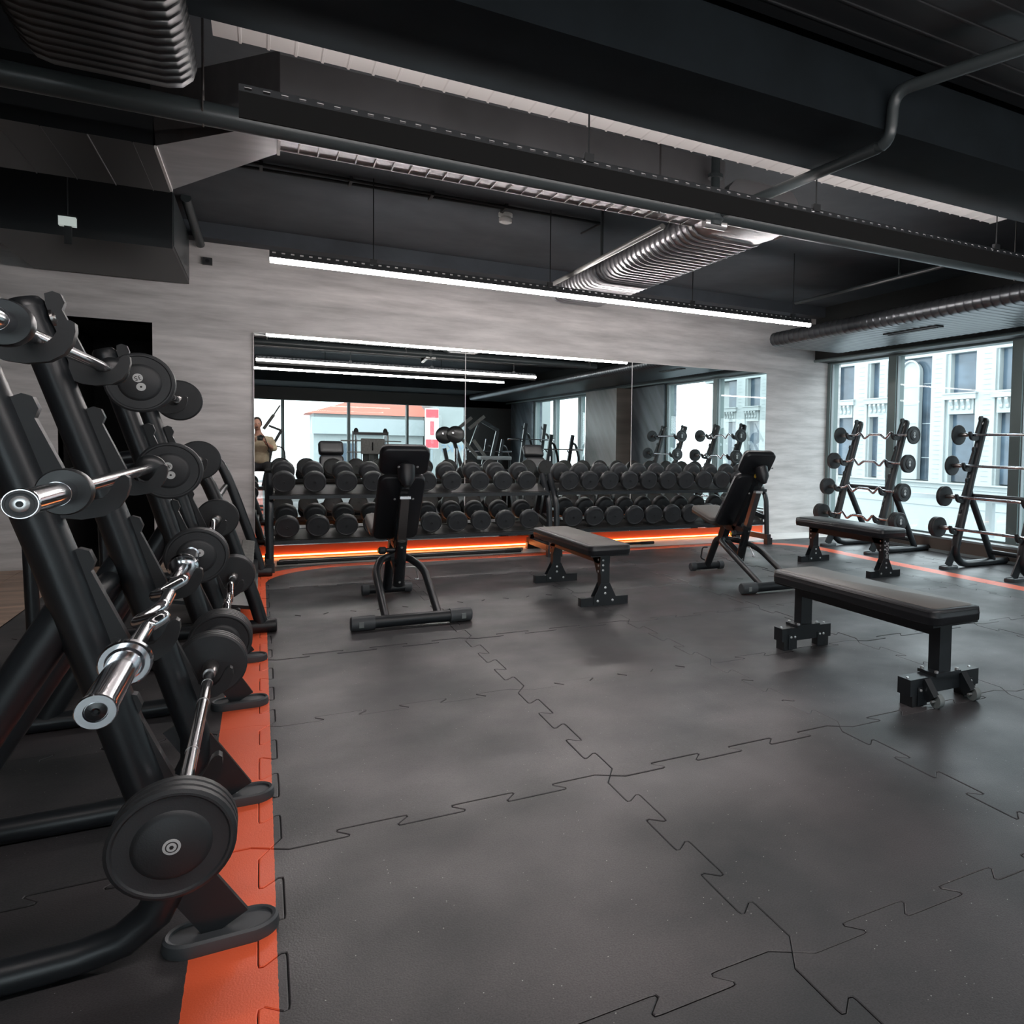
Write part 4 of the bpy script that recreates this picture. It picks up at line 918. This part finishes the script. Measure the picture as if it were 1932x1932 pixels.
nb = MB(); nb.rings([[Vector((HC[0]+x, HC[1]+y, HC[2]+z)) for x, y, z in r] for r in ([(-.008, .085, .02), (.008, .085, .02), (0, .092, .022)], [(-.018, .083, -.028), (.018, .083, -.028), (0, .115, -.022)])]); nb.obj('nose', 'skin', hdo)
for s in (-1, 1):
    eb = MB(); ell(eb, (HC[0]+s*.03, HC[1]+.078, HC[2]+.012), .014, .010, .009, 10, 6); eb.obj('eye', 'badge', hdo)
    pb = MB(); ell(pb, (HC[0]+s*.03, HC[1]+.087, HC[2]+.012), .006, .004, .006, 8, 6); pb.obj('iris', 'ink', hdo)
    er = MB(); ell(er, (HC[0]+s*.077, HC[1]-.005, HC[2]-.002), .010, .018, .03, 10, 8); er.obj('ear', 'skin', hdo)
mb_ = MB(); ell(mb_, (HC[0], HC[1]+.082, HC[2]-.055), .024, .010, .008, 12, 6); mb_.obj('mouth', 'wallw', hdo)
hb = MB(); ell(hb, (HC[0], HC[1]-.018, HC[2]+.022), .083, .095, .115); hb.obj('hair', 'hair', pr, ang=80)
# hands: palm and five fingers each, closed on the camera body
for s in (-1, 1):
    px_, py_, pz_ = s*.082, .20, 1.075
    VV = [(s*.09, .165, 1.03), (px_, py_, pz_)]; EE = [(0, 1)]; RR = [.024, .030]
    for q, (dz, l) in enumerate(((.030, .036), (.012, .040), (-.006, .038), (-.024, .030))):
        i = len(VV); VV += [(px_-s*.004, py_+.030, pz_+dz), (px_-s*.014, py_+.030+l*.75, pz_+dz+.002), (px_-s*.036, py_+.036+l*.8, pz_+dz)]; EE += [(1, i), (i, i+1), (i+1, i+2)]; RR += [.010, .009, .0075]
    i = len(VV); VV += [(px_-s*.02, py_-.004, pz_+.034), (px_-s*.042, py_-.004, pz_+.046)]; EE += [(1, i), (i, i+1)]; RR += [.011, .009]
    skinned('hand', 'skin', VV, EE, RR, pr)
cmr = empty('camera', (0, -.125, CAM_H-.005)); tag(cmr, 'black hand held camera with lens, held by the person in the mirror', 'camera')
cmr.name = 'photo_camera'
bd_ = MB(); bd_.pad(.115, .09, .062, .02, .01, Matrix.Translation((0, -.02, -.045)) @ Matrix.Rotation(PI/2, 4, 'X') @ Matrix.Translation((0, .045, -.03))); bd_.obj('camera_body', 'black_flat', cmr)
MB().box(-.022, .022, -.02, .03, .04, .062).obj('viewfinder', 'black_flat', cmr)
MB().lathe([(0, .032), (.02, .034), (.04, .034), (.042, .036), (.065, .036), (.068, .033), (.068, .028), (.060, .026), (.060, .002)], (0, .025, 0), (0, 1, 0), 28).obj('lens', 'black_gloss', cmr)
MB().path(fillet([(.06, .0, .02), (.12, -.02, -.15), (.14, -.1, -.28), (.10, -.25, -.2)], .05), .006, 6).obj('strap', 'black_flat', cmr)

# ------------------------------------------------------------------ outside: street and ornate facade across it
K = 2.0
def fz(z): return (z-CAM_H)*K+CAM_H
struct(MB().box(WX+.25, 60, -70, 60, -2.6, -2.5).obj('street', 'street'), 'grey street outside the windows')
fa = empty('facade_building', (13*K, 12*K, -2.5)); tag(fa, 'white ornate building with tall dark windows across the street', 'building')
def fb(x0, x1, y0, y1, z0, z1, name, m, parent=fa):
    return MB().box((x0-13)*K, (x1-13)*K, (y0-12)*K, (y1-12)*K, fz(z0)+2.5, fz(z1)+2.5).obj(name, m, parent, smooth=False)
fb(13.30, 15, -14, 26, -.70, 4.6, 'rear_block', 'facade')
fb(13.0, 13.30, -14, 26, -.70, .40, 'plinth', 'facade')
for z, d, h in ((.40, .07, .035), (.30, .03, .02), (.10, .04, .03), (-.1, .02, .02)): fb(13-d, 13.0, -14, 26, z, z+h, 'moulding', 'facade')
fb(13.0, 13.30, -14, 26, 3.22, 4.6, 'upper_wall', 'facade')
PER = 3.72
for p in range(-6, 4):
    o = p*PER
    def yy(v): return v+o
    # windows: (y0,y1) big pairs
    for (a, c) in ((9.62, 10.285), (10.86, 11.53)):
        for (z0, z1) in ((.455, 1.91), (2.36, 3.22)):
            w_ = fb(13.14, 13.16, yy(a), yy(c), z0, z1, 'window', 'fglass')
            for q in (.5,): 
                fb(13.12, 13.14, yy(a+(c-a)*q-.012), yy(a+(c-a)*q+.012), z0, z1, 'window_bar', 'fframe', fa) if p in (-1,) else None
        fb(12.97, 13.30, yy(a)-.0, yy(c)+.0, 1.91, 2.22, 'spandrel', 'facade')
        fb(12.90, 12.99, yy(a)-.10, yy(c)+.10, 2.22, 2.33, 'cornice', 'facade'); fb(12.88, 12.99, yy(a)-.12, yy(c)+.12, 2.33, 2.36, 'cornice_lip', 'facade')
        for q in range(4):
            yb = yy(a)+(c-a)*(q+.6)/4.4
            bk = MB(); prof = [(0, 2.21), (-.075, 2.21), (-.08, 2.17), (-.055, 2.12), (-.03, 2.08), (-.04, 2.04), (-.03, 2.01), (0, 2.0)]
            bk.prism(prof, lambda u, z, t: ((12.97+u-13)*K, t, fz(z)+2.5), (yb-.035-12)*K, (yb+.035-12)*K); bk.obj('bracket', 'facade', fa)
    for (a, c) in ((10.33, 10.81), (11.62, 12.01), (13.37, 13.64-.0)):
        a_, c_2 = a, c
        fb(12.96, 13.30, yy(a), yy(c), .435, 3.22, 'pilaster', 'facade')
        for q in range(26): fb(12.955, 12.96, yy(a)+.10, yy(a)+.28, .5+q*.105, .507+q*.105, 'brick_joint', 'facade_line')
    for (a, c) in ((10.285, 10.33), (10.81, 10.86), (11.53, 11.62)): fb(13.02, 13.30, yy(a), yy(c), .435, 3.22, 'wall_strip', 'facade')
    # arched bay between 12.01 and 13.34
    fb(13.14, 13.16, yy(12.01), yy(13.37), .45, 3.22, 'window', 'fglass')
    ar = MB(); poly = [(12.41, .455), (12.91, .455), (12.91, 2.88)]+[(12.66+.25*math.cos(PI*k/12), 2.88+.25*math.sin(PI*k/12)) for k in range(1, 12)]+[(12.41, 2.88)]
    ar.prism([(a+o, b) for a, b in poly], lambda a, b, t: ((t-13)*K, (a-12)*K, fz(b)+2.5), 13.0, 13.12); ar.obj('arched_panel', 'facade', fa)
    am = MB(); pts = [((12.97-13)*K, (12.385+o-12)*K, fz(.46)+2.5)]+[((12.97-13)*K, (12.66-.275*math.cos(PI*k/14)+o-12)*K, fz(2.88+.275*math.sin(PI*k/14))+2.5) for k in range(15)]+[((12.97-13)*K, (12.935+o-12)*K, fz(.46)+2.5)]
    am.path(pts, .05, 6, side=(1, 0, 0)); am.obj('arch_moulding', 'facade', fa)
    for z in (.9, 1.3, 1.72, 2.15, 2.55): fb(12.995, 13.0, yy(12.46), yy(12.86), z, z+.008, 'panel_joint', 'facade_line')
    for a, c in ((12.02, 12.38), (12.95, 13.35)):
        for z in (.95, 1.72, 2.62): fb(13.11, 13.14, yy(a), yy(c), z, z+.015, 'window_bar', 'fframe')
fr2 = empty('guard_rail', (7.9, 6.2, 0)); tag(fr2, 'pale metal guard rail outside the right window', 'railing')
MB().box(-.03, .03, -3.5, 2.8, .48, .53).obj('top_rail', 'sillcap', fr2); MB().box(-.03, .03, .05, .15, -2.5, .48).obj('post', 'sillcap', fr2); MB().box(-.03, .03, -2.2, -2.1, -2.5, .48).obj('post', 'sillcap', fr2)
# outside the rear windows (mirror view)
struct(MB().box(-60, 60, -70, RY-.3, -2.6, -2.5).obj('street_rear', 'street'), 'grey street behind the camera')
rb = empty('red_roofed_house', (6.0, -30, -2.5)); tag(rb, 'pale house with a red roof seen in the mirror', 'building')
MB().box(-3.5, 2.2, -4, 0, 0, 5.0).obj('wall', 'facade', rb); b = MB(); b.prism([(-3.9, 5.0), (2.5, 5.0), (1.4, 6.5), (.6, 6.5)], lambda a, b_, t: (a, t, b_), -4.3, .3); b.obj('roof', 'roof', rb)
for k in range(5): MB().box(-3.2+k*1.05, -2.4+k*1.05, 0, .05, 1.9, 3.4).obj('window', 'fglass', rb)
MB().box(-3.6, 2.2, 0, .3, 3.9, 4.8).obj('fascia', 'sillcap', rb)
cb = empty('cafe_building', (10.2, -28, -2.5)); tag(cb, 'white shop building with red and dark signs seen reversed in the mirror', 'building')
MB().box(-1.6, 5, -5, 0, 0, 9).obj('wall', 'facade', cb)
MB().box(-.7, 2.2, 0, .15, 6.3, 6.75).obj('red_sign', 'redsign', cb)
MB().box(.2, 2.2, 0, .05, 5.4, 6.0).obj('window', 'fglass', cb)
b = MB(); T = Matrix.Translation((.3, .02, 3.2)) @ Matrix(((-1, 0, 0, 0), (0, 0, 1, 0), (0, 1, 0, 0), (0, 0, 0, 1)))
text_into(b, 'STARBUCKS', .62, T, 0, .01); b.obj('lettering', 'tower', cb, smooth=False)
b = MB(); T = Matrix.Translation((.5, .02, 4.8)) @ Matrix(((-1, 0, 0, 0), (0, 0, 1, 0), (0, 1, 0, 0), (0, 0, 0, 1)))
text_into(b, 'W', .8, T, 0, .01); b.obj('lettering', 'tower', cb, smooth=False)
sg = empty('vertical_sign', (8.2, -27.4, -2.5)); tag(sg, 'narrow upright red and white sign seen in the mirror', 'sign')
MB().box(-.35, .35, -.1, .1, 3.2, 5.4).obj('sign_panel', 'white_plastic', sg); MB().box(-.33, .33, .1, .13, 4.9, 5.35).obj('red_band', 'redsign', sg); MB().box(-.33, .33, .1, .13, 3.25, 3.7).obj('red_band', 'redsign', sg); MB().box(-.05, .05, -.05, .05, 0, 3.2).obj('sign_post', 'fframe', sg)
MB().box(-.1, .1, .1, .13, 3.95, 4.7).obj('sign_mark', 'redsign', sg)
